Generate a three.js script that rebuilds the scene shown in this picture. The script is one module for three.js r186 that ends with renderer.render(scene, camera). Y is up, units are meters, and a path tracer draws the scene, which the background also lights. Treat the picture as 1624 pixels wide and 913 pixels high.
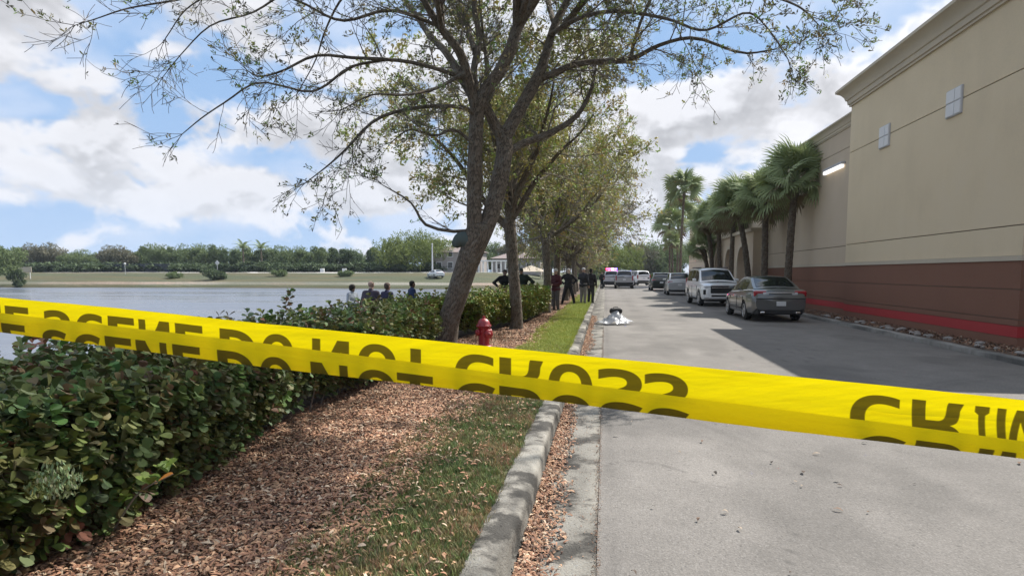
import * as THREE from 'three';
import { mergeGeometries, mergeVertices, toCreasedNormals } from 'three/addons/utils/BufferGeometryUtils.js';
import { RoundedBoxGeometry } from 'three/addons/geometries/RoundedBoxGeometry.js';
import { MarchingCubes } from 'three/addons/objects/MarchingCubes.js';
import { Brush, Evaluator, SUBTRACTION } from 'three-bvh-csg';

// ---------------------------------------------------------------- camera, sky, sun, exposure
const scene = new THREE.Scene();
const EYE = new THREE.Vector3(0, 1.7, 0);
const camera = new THREE.PerspectiveCamera(47.0, 1624 / 913, 0.05, 3000);
camera.rotation.order = 'YXZ';
camera.position.copy(EYE);
camera.rotation.set(-0.08361, 0.13955, 0);
camera.setViewOffset(1624, 913, 0, -63.5, 1624, 913);   // the video frame is a stabilised crop: lens shift

const SUN = new THREE.Vector3(5.1, 8.3, -5.6).normalize();
const sun = new THREE.DirectionalLight(new THREE.Color(1, 0.95, 0.87), 3.9);
sun.name = 'sun_light';
sun.position.copy(SUN).multiplyScalar(120).add(new THREE.Vector3(0, 0, -30));
sun.target.position.set(0, 0, -30);
sun.castShadow = true;
sun.shadow.mapSize.set(4096, 4096);
Object.assign(sun.shadow.camera, { left: -80, right: 80, top: 80, bottom: -80, near: 1, far: 300 });
scene.add(sun, sun.target);

const renderer = new THREE.WebGLRenderer({ antialias: true });
renderer.toneMapping = THREE.LinearToneMapping;
renderer.toneMappingExposure = 1.75;
renderer.shadowMap.enabled = true;

// ---------------------------------------------------------------- noise
function rngOf(seed) { let s = seed >>> 0; return () => { s = (s + 0x6d2b79f5) | 0; let t = Math.imul(s ^ (s >>> 15), 1 | s); t = (t + Math.imul(t ^ (t >>> 7), 61 | t)) ^ t; return ((t ^ (t >>> 14)) >>> 0) / 4294967296; }; }
const PERM = (() => { const r = rngOf(77), a = new Uint16Array(4096); for (let i = 0; i < 4096; i++) a[i] = i; for (let i = 4095; i > 0; i--) { const j = Math.floor(r() * (i + 1)), t = a[i]; a[i] = a[j]; a[j] = t; } return a; })();
const h2 = (x, y, s) => PERM[(PERM[(PERM[x & 4095] + y) & 4095] + s) & 4095] / 4095;
function vn(x, y, s = 0, per = 0) {
  let ix = Math.floor(x), iy = Math.floor(y); const fx = x - ix, fy = y - iy;
  let jx = ix + 1, jy = iy + 1;
  if (per) { ix = ((ix % per) + per) % per; iy = ((iy % per) + per) % per; jx = ((jx % per) + per) % per; jy = ((jy % per) + per) % per; }
  const u = fx * fx * (3 - 2 * fx), v = fy * fy * (3 - 2 * fy);
  const a = h2(ix, iy, s), b = h2(jx, iy, s), c = h2(ix, jy, s), d = h2(jx, jy, s);
  return a + (b - a) * u + (c - a) * v + (a - b - c + d) * u * v;
}
function fbm(x, y, o = 5, s = 0, per = 0, gain = 0.5) { let t = 0, a = 0.5, n = 0; for (let i = 0; i < o; i++) { t += a * vn(x, y, s + i * 17, per); n += a; x *= 2; y *= 2; if (per) per *= 2; a *= gain; } return t / n; }
const clamp = (x, a = 0, b = 1) => Math.min(b, Math.max(a, x)), lerp = (a, b, t) => a + (b - a) * t;
const sstep = (a, b, x) => { const t = clamp((x - a) / (b - a)); return t * t * (3 - 2 * t); };
const V = (x, y, z) => new THREE.Vector3(x, y, z);

// ---------------------------------------------------------------- sky: air and broken cumulus
{
  const W = 3072, Hh = 1536, data = new Float32Array(W * Hh * 4);
  // a stretched polar chart of the sky: puffs are wider than tall and grow overhead
  const BANKS = [[-46, 18, 9, 3.6, 0.13], [-36, 11.2, 5, 1.8, 0.14], [-47, 10, 8, 2.6, 0.10], [-24, 10.2, 6, 1.5, 0.12], [-30, 6.6, 18, 1.9, 0.12], [-12, 8, 8, 2.6, 0.10], [-14, 18, 6, 4, 0.08], [9.5, 12.6, 6.5, 2.8, 0.22], [18, 13.2, 4, 2.6, 0.20], [6, 6.5, 7, 2.6, 0.12], [23, 17, 3.5, 1.8, 0.12], [-5, 12, 5, 3, 0.06],
    [14.5, 18.6, 6.5, 2.6, -0.34], [-36.5, 14.2, 5.5, 1.5, -0.20], [-27, 14.6, 4, 1.5, -0.17], [-30, 9.0, 4.5, 0.8, -0.10], [-24, 8.4, 3.5, 0.7, -0.10], [-42, 3.0, 26, 1.6, -0.22], [6.5, 9.4, 2.2, 1.1, -0.16], [3.2, 16.2, 3, 1.4, -0.16], [6, 15.4, 2.5, 0.8, -0.14], [-21, 20, 4, 2, -0.12], [14.5, 8.2, 3, 0.9, -0.08]];
  const cloudDensity = (px, pz, oct) => {
    const wx = fbm(px * 1.1 + 11.3, pz * 1.1 + 4.1, 3, 3) - 0.5, wz = fbm(px * 1.1 + 31.7, pz * 1.1 + 14.9, 3, 3) - 0.5;
    const qx = px + wx * 0.5 + 5.2, qz = pz + wz * 0.5 + 9.7;
    let t = 0, a = 0.5, n = 0, x = qx, z = qz;
    for (let i = 0; i < oct; i++) { const v = vn(x, z, 40 + i * 17); t += a * (i < 2 ? v : lerp(v, 1 - Math.abs(2 * v - 1) - 0.02, i < 4 ? 0.55 : 0.2)); n += a; x = x * 2.03 + 3.1; z = z * 2.03 + 1.7; a *= 0.58; }
    return t / n;
  };
  function skyColor(x, y, z) {
    const yy = Math.max(y, 0), el = Math.asin(clamp(yy)), t = Math.pow(1 - yy, 4.5), sd = Math.max(0, x * SUN.x + y * SUN.y + z * SUN.z);
    let r = lerp(0.165, 0.315, t), g = lerp(0.285, 0.41, t), b = lerp(0.48, 0.555, t);
    const glow = Math.pow(sd, 8) * 0.16 + Math.pow(sd, 60) * 0.4;
    r += glow; g += glow; b += glow * 0.95;
    const az = Math.atan2(x, -z) * 57.29578, ed = el * 57.29578;
    let bias = 0;
    for (const [a, e, wa, we, k] of BANKS) { const da = (az - a) / wa, de = (ed - e) / we, q = da * da + de * de; if (q < 9) bias += k * Math.exp(-q); }
    const h = Math.hypot(x, z) || 1e-6, R = 15 * Math.exp(-1.75 * el), px = x / h * R, pz = z / h * R;
    const thr = 0.495, d = cloudDensity(px, pz, 8) + bias - thr;
    const veil = sstep(0.35, 0.7, fbm(px * 0.8 + 70, pz * 0.8 + 40, 5, 9)) * 0.5 * sstep(0, 0.08, yy);
    r = lerp(r, 0.50, veil); g = lerp(g, 0.53, veil); b = lerp(b, 0.60, veil);
    if (d > -0.06) {
      const e = 0.045, up = cloudDensity(px * (1 - e), pz * (1 - e), 6) + bias - thr, up2 = cloudDensity(px * (1 - 2.6 * e), pz * (1 - 2.6 * e), 4) + bias - thr;
      const alpha = sstep(-0.06, 0.10, d) * 0.94, lit = clamp(0.44 + (d - up) * 4.0 + (d - up2) * 2.6, 0, 1), thick = sstep(0.02, 0.26, d);
      const L = lerp(lerp(0.42, 0.30, thick), 0.545, lit * lerp(1, 0.85, thick)) * (1 + 0.45 * Math.pow(sd, 5)), hz = sstep(0.2, 0.0, yy) * 0.6;
      r = lerp(r, lerp(L * 0.985, 0.48, hz), alpha); g = lerp(g, lerp(L * 0.99, 0.52, hz), alpha); b = lerp(b, lerp(L * 1.035, 0.60, hz), alpha);
    }
    return [r, g, b];
  }
  for (let row = 0; row < Hh; row++) {
    const up = ((row + 0.5) / Hh - 0.5) * Math.PI, y = Math.sin(up), cu = Math.cos(up);
    for (let col = 0; col < W; col++) {
      const round = ((col + 0.5) / W - 0.5) * 2 * Math.PI, o = (row * W + col) * 4;
      const c = y < -0.02 ? [0.16, 0.165, 0.15] : skyColor(Math.cos(round) * cu, y, Math.sin(round) * cu);
      data[o] = c[0]; data[o + 1] = c[1]; data[o + 2] = c[2]; data[o + 3] = 1;
    }
  }
  const sky = new THREE.DataTexture(data, W, Hh, THREE.RGBAFormat, THREE.FloatType);
  sky.mapping = THREE.EquirectangularReflectionMapping;
  sky.magFilter = THREE.LinearFilter; sky.needsUpdate = true;
  scene.background = sky; scene.environment = sky;
}

// ---------------------------------------------------------------- helpers
const names = new Map();
function numbered(n) { const k = names.get(n) ?? 0; names.set(n, k + 1); return k ? n + '_' + String(k).padStart(3, '0') : n; }
function shade(o) { o.castShadow = o.receiveShadow = true; return o; }
function tag(o, label, category, group) { Object.assign(o.userData, { label, category }); if (group) o.userData.group = group; return o; }
function add(name, geo, mat, parent) { const m = shade(new THREE.Mesh(geo, mat)); m.name = parent ? name : numbered(name); (parent ?? scene).add(m); return m; }
function struct(name, geo, mat) { const m = add(name, geo, mat); m.userData.kind = 'structure'; return m; }
function base(name, pos, turn = 0) { const g = new THREE.Group(); g.name = numbered(name); g.position.set(...pos); g.rotation.y = turn; scene.add(g); return g; }
function copy(o, name) { const c = o.clone(); c.name = numbered(name ?? o.name.replace(/_\d{3}$/, '')); c.userData = { ...o.userData }; scene.add(c); return c; }
const _m = new THREE.Matrix4(), _q = new THREE.Quaternion(), _e = new THREE.Euler(), _c = new THREE.Color();
function scatter(name, geo, mat, list, parent) {   // list of [x,y,z, rx,ry,rz, sx,sy,sz, r,g,b]
  const im = shade(new THREE.InstancedMesh(geo, mat, list.length));
  im.name = parent ? name : numbered(name);
  list.forEach((a, i) => {
    _q.setFromEuler(_e.set(a[3], a[4], a[5], 'YXZ'));
    im.setMatrixAt(i, _m.compose(V(a[0], a[1], a[2]), _q, V(a[6], a[7], a[8])));
    im.setColorAt(i, _c.setRGB(a[9], a[10], a[11]));
  });
  im.userData.kind = 'stuff';
  (parent ?? scene).add(im);
  return im;
}
class Buf {
  constructor() { this.p = []; this.n = []; this.u = []; this.i = []; this.c = []; }
  get count() { return this.p.length / 3; }
  vert(x, y, z, nx, ny, nz, u = 0, v = 0, col) { this.p.push(x, y, z); this.n.push(nx, ny, nz); this.u.push(u, v); if (col) this.c.push(...col); return this.p.length / 3 - 1; }
  geo(smooth = false) {
    const g = new THREE.BufferGeometry();
    g.setAttribute('position', new THREE.Float32BufferAttribute(this.p, 3));
    g.setAttribute('uv', new THREE.Float32BufferAttribute(this.u, 2));
    if (this.c.length) g.setAttribute('color', new THREE.Float32BufferAttribute(this.c, 3));
    g.setIndex(this.i);
    if (smooth) g.computeVertexNormals(); else g.setAttribute('normal', new THREE.Float32BufferAttribute(this.n, 3));
    return g;
  }
  tube(pts, radii, sides = 8, cap = true, lump = 0, seed = 1) {   // tapered limb along points, uv in metres
    let ref = V(0.31, 0.2, 0.93), len = 0; const t = V(0, 0, 0), a = V(0, 0, 0), b = V(0, 0, 0); let prev = -1;
    for (let k = 0; k < pts.length; k++) {
      const p = pts[k];
      t.subVectors(pts[Math.min(k + 1, pts.length - 1)], pts[Math.max(k - 1, 0)]).normalize();
      if (k) len += p.distanceTo(pts[k - 1]);
      a.crossVectors(ref, t); if (a.lengthSq() < 1e-4) a.crossVectors(V(1, 0.1, 0), t); a.normalize(); b.crossVectors(t, a); ref = b.clone().cross(a).lengthSq() ? ref : ref;
      const start = this.count;
      for (let s = 0; s <= sides; s++) {
        const w = (s % sides) / sides * Math.PI * 2, cx = Math.cos(w), sx = Math.sin(w);
        const r = radii[k] * (1 + lump * (vn(Math.cos(w) * 1.7 + 9 + seed, len * 2.2 + Math.sin(w) * 1.7, seed) - 0.5));
        const nx = a.x * cx + b.x * sx, ny = a.y * cx + b.y * sx, nz = a.z * cx + b.z * sx;
        this.vert(p.x + nx * r, p.y + ny * r, p.z + nz * r, nx, ny, nz, s / sides * Math.max(0.06, radii[0] * 6.28), len);
      }
      if (prev >= 0) for (let s = 0; s < sides; s++) this.i.push(prev + s, prev + s + 1, start + s, prev + s + 1, start + s + 1, start + s);
      prev = start;
    }
    if (cap) { const p = pts[pts.length - 1], c = this.vert(p.x + t.x * radii.at(-1) * 0.6, p.y + t.y * radii.at(-1) * 0.6, p.z + t.z * radii.at(-1) * 0.6, t.x, t.y, t.z, 0, len); for (let s = 0; s < sides; s++) this.i.push(prev + s, prev + s + 1, c); }
    return this;
  }
}
function spline(list, step) {   // [[x,y,z,r],...] -> smooth {pts, radii}
  const c = new THREE.CatmullRomCurve3(list.map((a) => V(a[0], a[1], a[2])), false, 'centripetal'), n = Math.max(2, Math.ceil(c.getLength() / step)), pts = [], radii = [];
  for (let i = 0; i <= n; i++) { const t = i / n; pts.push(c.getPoint(t)); const q = t * (list.length - 1), k = Math.min(list.length - 2, Math.floor(q)); radii.push(lerp(list[k][3], list[k + 1][3], q - k)); }
  return { pts, radii };
}
function boxUV(g) {   // uv in metres by the dominant axis
  const p = g.attributes.position, n = g.attributes.normal, u = new Float32Array(p.count * 2);
  for (let i = 0; i < p.count; i++) {
    const ax = Math.abs(n.getX(i)), ay = Math.abs(n.getY(i)), az = Math.abs(n.getZ(i));
    if (ax >= ay && ax >= az) { u[i * 2] = p.getZ(i); u[i * 2 + 1] = p.getY(i); } else if (ay >= az) { u[i * 2] = p.getX(i); u[i * 2 + 1] = p.getZ(i); } else { u[i * 2] = p.getX(i); u[i * 2 + 1] = p.getY(i); }
  }
  g.setAttribute('uv', new THREE.BufferAttribute(u, 2));
  return g;
}
const box = (x0, x1, y0, y1, z0, z1) => boxUV(new THREE.BoxGeometry(x1 - x0, y1 - y0, z1 - z0).translate((x0 + x1) / 2, (y0 + y1) / 2, (z0 + z1) / 2));
const rbox = (w, h, d, r, x = 0, y = 0, z = 0, seg = 2) => new RoundedBoxGeometry(w, h, d, seg, r).translate(x, y, z);
const toByte = (l) => { l = clamp(l); return Math.round(255 * (l <= 0.0031308 ? l * 12.92 : 1.055 * Math.pow(l, 1 / 2.4) - 0.055)); };
function dataTex(size, metres, fn, linear = false) {   // tileable texture, fn(u, v in 0..1) -> linear rgb
  const d = new Uint8Array(size * size * 4);
  for (let y = 0; y < size; y++) for (let x = 0; x < size; x++) { const c = fn(x / size, y / size), o = (y * size + x) * 4; for (let k = 0; k < 3; k++) d[o + k] = linear ? Math.round(255 * clamp(c[k])) : toByte(c[k]); d[o + 3] = 255; }
  const t = new THREE.DataTexture(d, size, size);
  t.wrapS = t.wrapT = THREE.RepeatWrapping; t.magFilter = THREE.LinearFilter; t.minFilter = THREE.LinearMipmapLinearFilter; t.generateMipmaps = true;
  if (!linear) t.colorSpace = THREE.SRGBColorSpace;
  t.repeat.set(1 / metres, 1 / metres); t.needsUpdate = true;
  return t;
}
const grey = (g) => [g, g, g];
const std = (o) => new THREE.MeshStandardMaterial({ roughness: 0.9, ...o });
const rgb = (r, g, b) => new THREE.Color().setRGB(r, g, b);
// ---------------------------------------------------------------- terrain, lake, road
const lakeDepth = (x, z) => {   // positive inside the lake: metres from the shore line
  const a = -10.5 - x + Math.sin(z * 0.13) * 0.5, b = z + 115 + Math.sin(x * 0.07) * 1.2 + 0.6 * Math.sin(x * 0.31), R = 9;
  const dx = R - a, dz = R - b;
  if (dx > 0 && dz > 0) return R - Math.hypot(dx, dz);
  return Math.min(a, b);
};
function groundY(x, z) {
  if (x > -0.61) return -0.08;
  const d = lakeDepth(x, z);
  const flat = 0.13 + (x < -4.6 && z > -110 ? 0.05 * (fbm(x * 0.5, z * 0.5, 3) - 0.5) : 0);
  let far = sstep(-100, -128, z) * sstep(-11, -24, x);
  const near = d > 0 ? lerp(-1.2, -2.6, sstep(0, 6, d)) : (d > -1.7 ? lerp(-1.2, -0.38, sstep(0, -1.7, d)) : lerp(-0.38, flat, sstep(-4.1, -5.9, d)));
  const k = -d, rise = k < 0 ? lerp(-1.2, -2.6, sstep(0, 6, d)) : k < 4 ? lerp(-1.2, 0.05, k / 4) : lerp(0.05, 1.72, sstep(3, 26, k)) + 0.12 * (fbm(x * 0.2, z * 0.2, 3) - 0.5);
  return lerp(near, rise, far);
}
function gridLines(a) { const out = []; for (let k = 0; k < a.length - 1; k++) { const [x0, n] = a[k], x1 = a[k + 1][0]; for (let i = 0; i < n; i++) out.push(lerp(x0, x1, i / n)); } out.push(a.at(-1)[0]); return out; }
function sheet(xs, zs, yf, colf) {
  const b = new Buf(), nx = xs.length;
  for (const z of zs) for (const x of xs) b.vert(x, yf(x, z), z, 0, 1, 0, x, -z, colf && colf(x, z));
  for (let j = 0; j < zs.length - 1; j++) for (let i = 0; i < nx - 1; i++) { const a = j * nx + i; b.i.push(a, a + 1, a + nx, a + 1, a + nx + 1, a + nx); }
  return b.geo(true);
}
const T = {};
T.soil = dataTex(512, 1.2, (u, v) => { const n = fbm(u * 16, v * 16, 5, 5, 16), m = vn(u * 90, v * 90, 8, 90); return [lerp(0.07, 0.2, n) * (0.7 + 0.6 * m), lerp(0.045, 0.14, n) * (0.7 + 0.6 * m), lerp(0.03, 0.1, n) * (0.7 + 0.6 * m)]; });
T.turf = dataTex(512, 2.5, (u, v) => { const n = fbm(u * 12, v * 12, 5, 25, 12), m = vn(u * 120, v * 120, 9, 120); return [lerp(0.06, 0.16, n) * (0.6 + 0.8 * m), lerp(0.075, 0.165, n) * (0.6 + 0.8 * m), lerp(0.03, 0.07, n) * (0.6 + 0.8 * m)]; });
T.asphalt = dataTex(1024, 3.1, (u, v) => { const n = fbm(u * 10, v * 10, 4, 35, 10), a = vn(u * 340, v * 340, 36, 340), c = vn(u * 170, v * 170, 39, 170), g = (0.84 + 0.32 * n) * (0.72 + 0.36 * a + (a > 0.86 ? 0.2 : 0) - (c < 0.12 ? 0.22 : 0)); return [g * 0.86, g * 0.845, g * 0.82]; });
T.asphaltB = dataTex(512, 1.1, (u, v) => grey(vn(u * 180, v * 180, 36, 180) * 0.7 + 0.3 * fbm(u * 20, v * 20, 3, 4, 20)), true);
T.conc = dataTex(512, 0.9, (u, v) => { const n = fbm(u * 8, v * 8, 6, 45, 8, 0.6), a = vn(u * 200, v * 200, 46, 200), p = vn(u * 60, v * 60, 48, 60); const g = (0.55 + 0.75 * n) * (0.82 + 0.3 * a) * (p < 0.08 ? 0.6 : 1); return [g, g * 0.985, g * 0.95]; });
T.fine = dataTex(512, 1, (u, v) => grey(0.5 * vn(u * 128, v * 128, 3, 128) + 0.5 * fbm(u * 16, v * 16, 5, 6, 16)), true);
T.stucco = dataTex(1024, 4, (u, v) => { const n = fbm(u * 5, v * 5, 5, 55, 5), a = vn(u * 300, v * 300, 56, 300); const g = 0.9 + 0.16 * n + 0.08 * (a - 0.5); return [g, g * (0.995 - 0.01 * n), g * (0.99 - 0.03 * n)].map((q) => q * 0.92); });
T.ripple = dataTex(512, 7, (u, v) => grey(0.6 * fbm(u * 6 + v * 2, v * 22, 4, 65, 0) + 0.4 * fbm(u * 14, v * 40, 3, 66, 0)), true);
T.calm = dataTex(512, 90, (u, v) => grey(lerp(0.35, 0.85, sstep(0.3, 0.7, fbm(u * 5, v * 16, 5, 68, 0)))), true);
T.wall = dataTex(1024, 11.3, (u, v) => { const n = fbm(u * 6, v * 6, 5, 155, 6), s = fbm(u * 38, v * 5, 4, 156, 0), p = fbm(u * 14, v * 14, 3, 157, 14), a = vn(u * 500, v * 500, 158, 500); const g = (0.87 + 0.2 * n) * (0.97 + 0.05 * s) * (0.97 + 0.06 * p) * (0.97 + 0.06 * a); return [g, g * 0.995, g * 0.975]; });
T.bark = dataTex(512, 0.7, (u, v) => { const r = Math.abs(fbm(u * 26, v * 7, 5, 75, 0) - 0.5) * 2, n = fbm(u * 8, v * 8, 4, 77, 8), l = sstep(0.62, 0.7, fbm(u * 10, v * 10, 4, 79, 10)); const g = (0.45 + 0.7 * sstep(0, 0.35, r)) * (0.7 + 0.6 * n); return [lerp(g * 0.2, 0.27, l * 0.5), lerp(g * 0.165, 0.26, l * 0.5), lerp(g * 0.125, 0.22, l * 0.5)]; });
T.barkB = dataTex(512, 0.7, (u, v) => grey(sstep(0, 0.4, Math.abs(fbm(u * 26, v * 7, 5, 75, 0) - 0.5) * 2)), true);

T.kerb = dataTex(1024, 2.7, (u, v) => { const n = fbm(u * 9, v * 9, 7, 245, 9, 0.62), b = fbm(u * 3, v * 3, 3, 247, 3), a = vn(u * 400, v * 400, 248, 400), p = vn(u * 130, v * 130, 249, 130), d = sstep(0.47, 0.6, n * 0.65 + b * 0.38); const g = lerp(1, 0.22, d) * (0.8 + 0.3 * a) * (p < 0.1 ? 0.6 : p > 0.9 ? 1.2 : 1); return [g * 1.04, g * 0.99, g * 0.90]; });
const M = {};
M.ground = std({ map: T.turf, vertexColors: true, bumpMap: T.fine, bumpScale: 0.02 });
M.soil = std({ map: T.soil, bumpMap: T.fine, bumpScale: 0.015, roughness: 1 });
M.turfSoil = std({ map: T.turf, bumpMap: T.fine, bumpScale: 0.01, roughness: 1 });
M.asphalt = std({ map: T.asphalt, vertexColors: true, bumpMap: T.asphaltB, bumpScale: 0.004, roughness: 0.88 });
M.conc = std({ map: T.conc, vertexColors: true, bumpMap: T.fine, bumpScale: 0.004, roughness: 0.92 });
M.kerb = std({ map: T.kerb, vertexColors: true, bumpMap: T.fine, bumpScale: 0.008, roughness: 0.95 });
M.water = new THREE.MeshPhysicalMaterial({ color: rgb(0.135, 0.155, 0.195), roughness: 0.42, roughnessMap: T.calm, bumpMap: T.ripple, bumpScale: 0.04, ior: 1.33 });

{ // one terrain sheet out to the horizon: lawn, near bank, lake bed, beach, far bank
  const xs = gridLines([[-900, 10], [-260, 20], [-120, 50], [-20, 30], [-9, 24], [-0.62, 1], [-0.6, 6], [40, 10], [400, 4], [900, 0]]);
  const zs = gridLines([[80, 10], [20, 20], [0, 40], [-40, 60], [-108, 60], [-150, 20], [-300, 10], [-1200, 0]]);
  const g = sheet(xs, zs, groundY, (x, z) => {
    const d = lakeDepth(x, z), n = fbm(x * 0.11, z * 0.3, 4, 91), far = sstep(-100, -118, z) * sstep(-9, -16, x);
    let c = [lerp(0.44, 0.74, n), lerp(0.5, 0.74, n), lerp(0.5, 0.72, n)];
    const sand = far * sstep(4.4, 3.2, -d) * sstep(1.2, 2.2, -d) * sstep(0.2, 0.9, -d) * (0.5 + 0.5 * sstep(0.3, 0.5, fbm(x * 0.06, 3.3, 3, 92)));
    c = [lerp(c[0], 2.2, sand), lerp(c[1], 1.9, sand), lerp(c[2], 3.7, sand)];
    const dry = far * sstep(0.45, 0.62, fbm(x * 0.05 + 4, z * 0.22, 4, 94)); c = [lerp(c[0], c[0] * 1.3, dry), lerp(c[1], c[1] * 1.02, dry), c[2]];
    const mud = sstep(-0.7, 0.1, d); return c.map((q, k) => lerp(q, [0.5, 0.4, 0.5][k], mud));
  });
  struct('ground', g, M.ground);
  const w = sheet(gridLines([[-900, 8], [-120, 30], [-7, 0]]), gridLines([[80, 10], [0, 30], [-126, 0]]), () => -1.2);
  struct('lake_water', w, M.water);
}
// asphalt drive with tyre wear, and the car park it opens into
const wear = (x, z) => {
  let g = 0.215 * (0.9 + 0.25 * fbm(x * 0.35, z * 0.12, 4, 101)) * (0.95 + 0.14 * fbm(x * 1.6, z * 1.1, 3, 102));
  g *= 1 - 0.10 * Math.exp(-(((x - 1.5) / 0.35) ** 2)) * fbm(x, z * 0.3, 3, 103) * 1.6 - 0.08 * Math.exp(-(((x - 3.1) / 0.4) ** 2)) - 0.05 * Math.exp(-(((x - 0.1) / 0.12) ** 2));
  g *= 1 - 0.22 * sstep(0.58, 0.72, fbm(x * 0.8 + 3, z * 0.5, 4, 105)); g *= 1 + 0.12 * sstep(0.6, 0.7, fbm(x * 0.55 + 13, z * 0.35 + 4, 3, 107)); g *= 1 - 0.35 * Math.exp(-(((x - 0.06) / 0.05) ** 2)) * fbm(z * 1.4, 3, 3, 108);
  if (z > -16 && z < 0) {   // hairline cracks and the faint arcs of turning tyres
    const cr = Math.abs(fbm(x * 0.55 + 21, z * 0.42 + 8, 4, 109) - 0.5); g *= 1 - 0.4 * sstep(0.006, 0.0015, cr) * sstep(0.45, 0.6, vn(x * 0.6, z * 0.6, 110));
    for (const [cx, R] of [[9.5, 8.3], [9.5, 8.12], [9.5, 6.6], [9.5, 6.43], [-6, 8.4]]) g *= 1 - 0.13 * Math.exp(-(((Math.hypot(x - cx, (z + 1.5) * 0.75) - R) / 0.05) ** 2)) * sstep(0.35, 0.6, fbm(x, z, 2, 112));
  }
  return [g * 1.06, g * 1.0, g * 0.94];
};
struct('road', sheet(gridLines([[-0.03, 150], [7.62, 0]]), gridLines([[12, 20], [-1, 220], [-13, 70], [-30, 60], [-80, 1], [-80.01, 0]]), (x, z) => 0.012 * Math.sin(clamp(x / 7.6) * 3.14) + 0.003 * (fbm(x, z, 3, 7) - 0.5), wear), M.asphalt);
struct('parking_lot', sheet(gridLines([[-0.03, 20], [70, 0]]), gridLines([[-80.01, 30], [-170, 0]]), () => 0.0, wear), M.asphalt);
// kerb with gutter pan, poured in one, worn and stained
{
  const prof = [[-0.755, 0.0], [-0.745, 0.128], [-0.725, 0.152], [-0.64, 0.16], [-0.57, 0.155], [-0.53, 0.146], [-0.508, 0.115], [-0.497, 0.03], [-0.475, -0.004], [-0.3, -0.002], [-0.15, 0.003], [-0.034, 0.008], [-0.033, -0.05]];
  const zs = gridLines([[6, 40], [0, 110], [-12, 130], [-40, 90], [-120, 0]]), b = new Buf();
  for (const z of zs) {
    const jz = Math.abs(((z + 1.3) % 3.05 + 3.05) % 3.05 - 1.52), joint = jz < 0.03 ? 0.012 : 0;
    let len = 0;
    prof.forEach(([x, y], k) => {
      if (k) len += Math.hypot(x - prof[k - 1][0], y - prof[k - 1][1]);
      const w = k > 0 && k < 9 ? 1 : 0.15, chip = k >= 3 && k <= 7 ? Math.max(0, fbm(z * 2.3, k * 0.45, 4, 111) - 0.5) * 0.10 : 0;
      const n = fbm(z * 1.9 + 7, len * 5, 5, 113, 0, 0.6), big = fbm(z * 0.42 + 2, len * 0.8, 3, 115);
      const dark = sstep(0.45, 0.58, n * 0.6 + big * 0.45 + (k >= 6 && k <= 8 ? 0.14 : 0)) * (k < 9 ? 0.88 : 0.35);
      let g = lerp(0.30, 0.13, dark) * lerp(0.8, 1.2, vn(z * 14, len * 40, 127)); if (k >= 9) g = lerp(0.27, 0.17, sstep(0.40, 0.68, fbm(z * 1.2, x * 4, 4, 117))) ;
      if (joint) g *= 0.6;
      b.vert(x + w * 0.02 * (vn(z * 1.1, k * 0.3, 119) - 0.5) + (k >= 5 && k <= 8 ? -chip : 0), y + w * 0.012 * (vn(z * 2.1, k * 0.4, 121) - 0.5) - chip * 0.5 - (k < 9 ? joint : 0), z, 0, 1, 0, len, -z, [g, g * 0.98, g * 0.94]);
    });
  }
  const m = prof.length;
  for (let j = 0; j < zs.length - 1; j++) for (let i = 0; i < m - 1; i++) { const a = j * m + i; b.i.push(a, a + 1, a + m, a + 1, a + m + 1, a + m); }
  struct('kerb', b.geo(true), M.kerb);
  // right-hand kerb
  const b2 = new Buf(), p2 = [[7.58, -0.02], [7.585, 0.09], [7.61, 0.125], [7.72, 0.13], [7.75, 0.11], [7.76, 0.0]], z2 = gridLines([[6, 30], [0, 120], [-80, 0]]);
  for (const z of z2) p2.forEach(([x, y], k) => { const c = lerp(0.3, 0.12, sstep(0.4, 0.65, fbm(z * 0.9, k * 0.4, 4, 131))), e = 0.05 * Math.max(0, fbm(z * 1.3, k * 0.5, 3, 133) - 0.45); b2.vert(x + e, y - e, z, 0, 1, 0, k * 0.06, -z, [c, c * 0.96, c * 0.9]); });
  for (let j = 0; j < z2.length - 1; j++) for (let i = 0; i < p2.length - 1; i++) { const a = j * p2.length + i; b2.i.push(a, a + 1, a + p2.length, a + 1, a + p2.length + 1, a + p2.length); }
  struct('kerb_right', b2.geo(true), M.conc);
}
const edgeX = (z) => -1.66 + 0.16 * (fbm(z * 0.5, 1.5, 3, 141) - 0.5) * 2;   // where lawn strip meets mulch
struct('lawn_strip', sheet(gridLines([[0, 8], [1, 0]]), gridLines([[4, 60], [-40, 60], [-110, 0]]), () => 0, null), M.turfSoil).visible = true;
{ // the lawn strip follows the kerb and the ragged mulch edge; the mulch bed runs on under the hedge
  const g = scene.getObjectByName('lawn_strip').geometry, p = g.attributes.position, u = g.attributes.uv;
  for (let i = 0; i < p.count; i++) { const z = p.getZ(i), x = lerp(edgeX(z) - 0.1, -0.742, p.getX(i)); p.setXYZ(i, x, 0.138 + 0.006 * vn(x * 5, z * 5, 4), z); u.setXY(i, x, z); }
  g.computeVertexNormals();
}
struct('mulch_bed', sheet(gridLines([[-4.6, 24], [-1.4, 0]]), gridLines([[4, 60], [-40, 60], [-110, 0]]), (x, z) => 0.134 + 0.012 * fbm(x * 3, z * 3, 3, 5) - sstep(-1.75, -1.5, x) * 0.012, null), M.soil);
struct('planting_bed', sheet(gridLines([[7.74, 8], [9.0, 0]]), gridLines([[6, 60], [-80, 0]]), (x, z) => 0.09 + 0.05 * fbm(x * 3, z * 3, 3, 15), null), M.soil);
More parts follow.
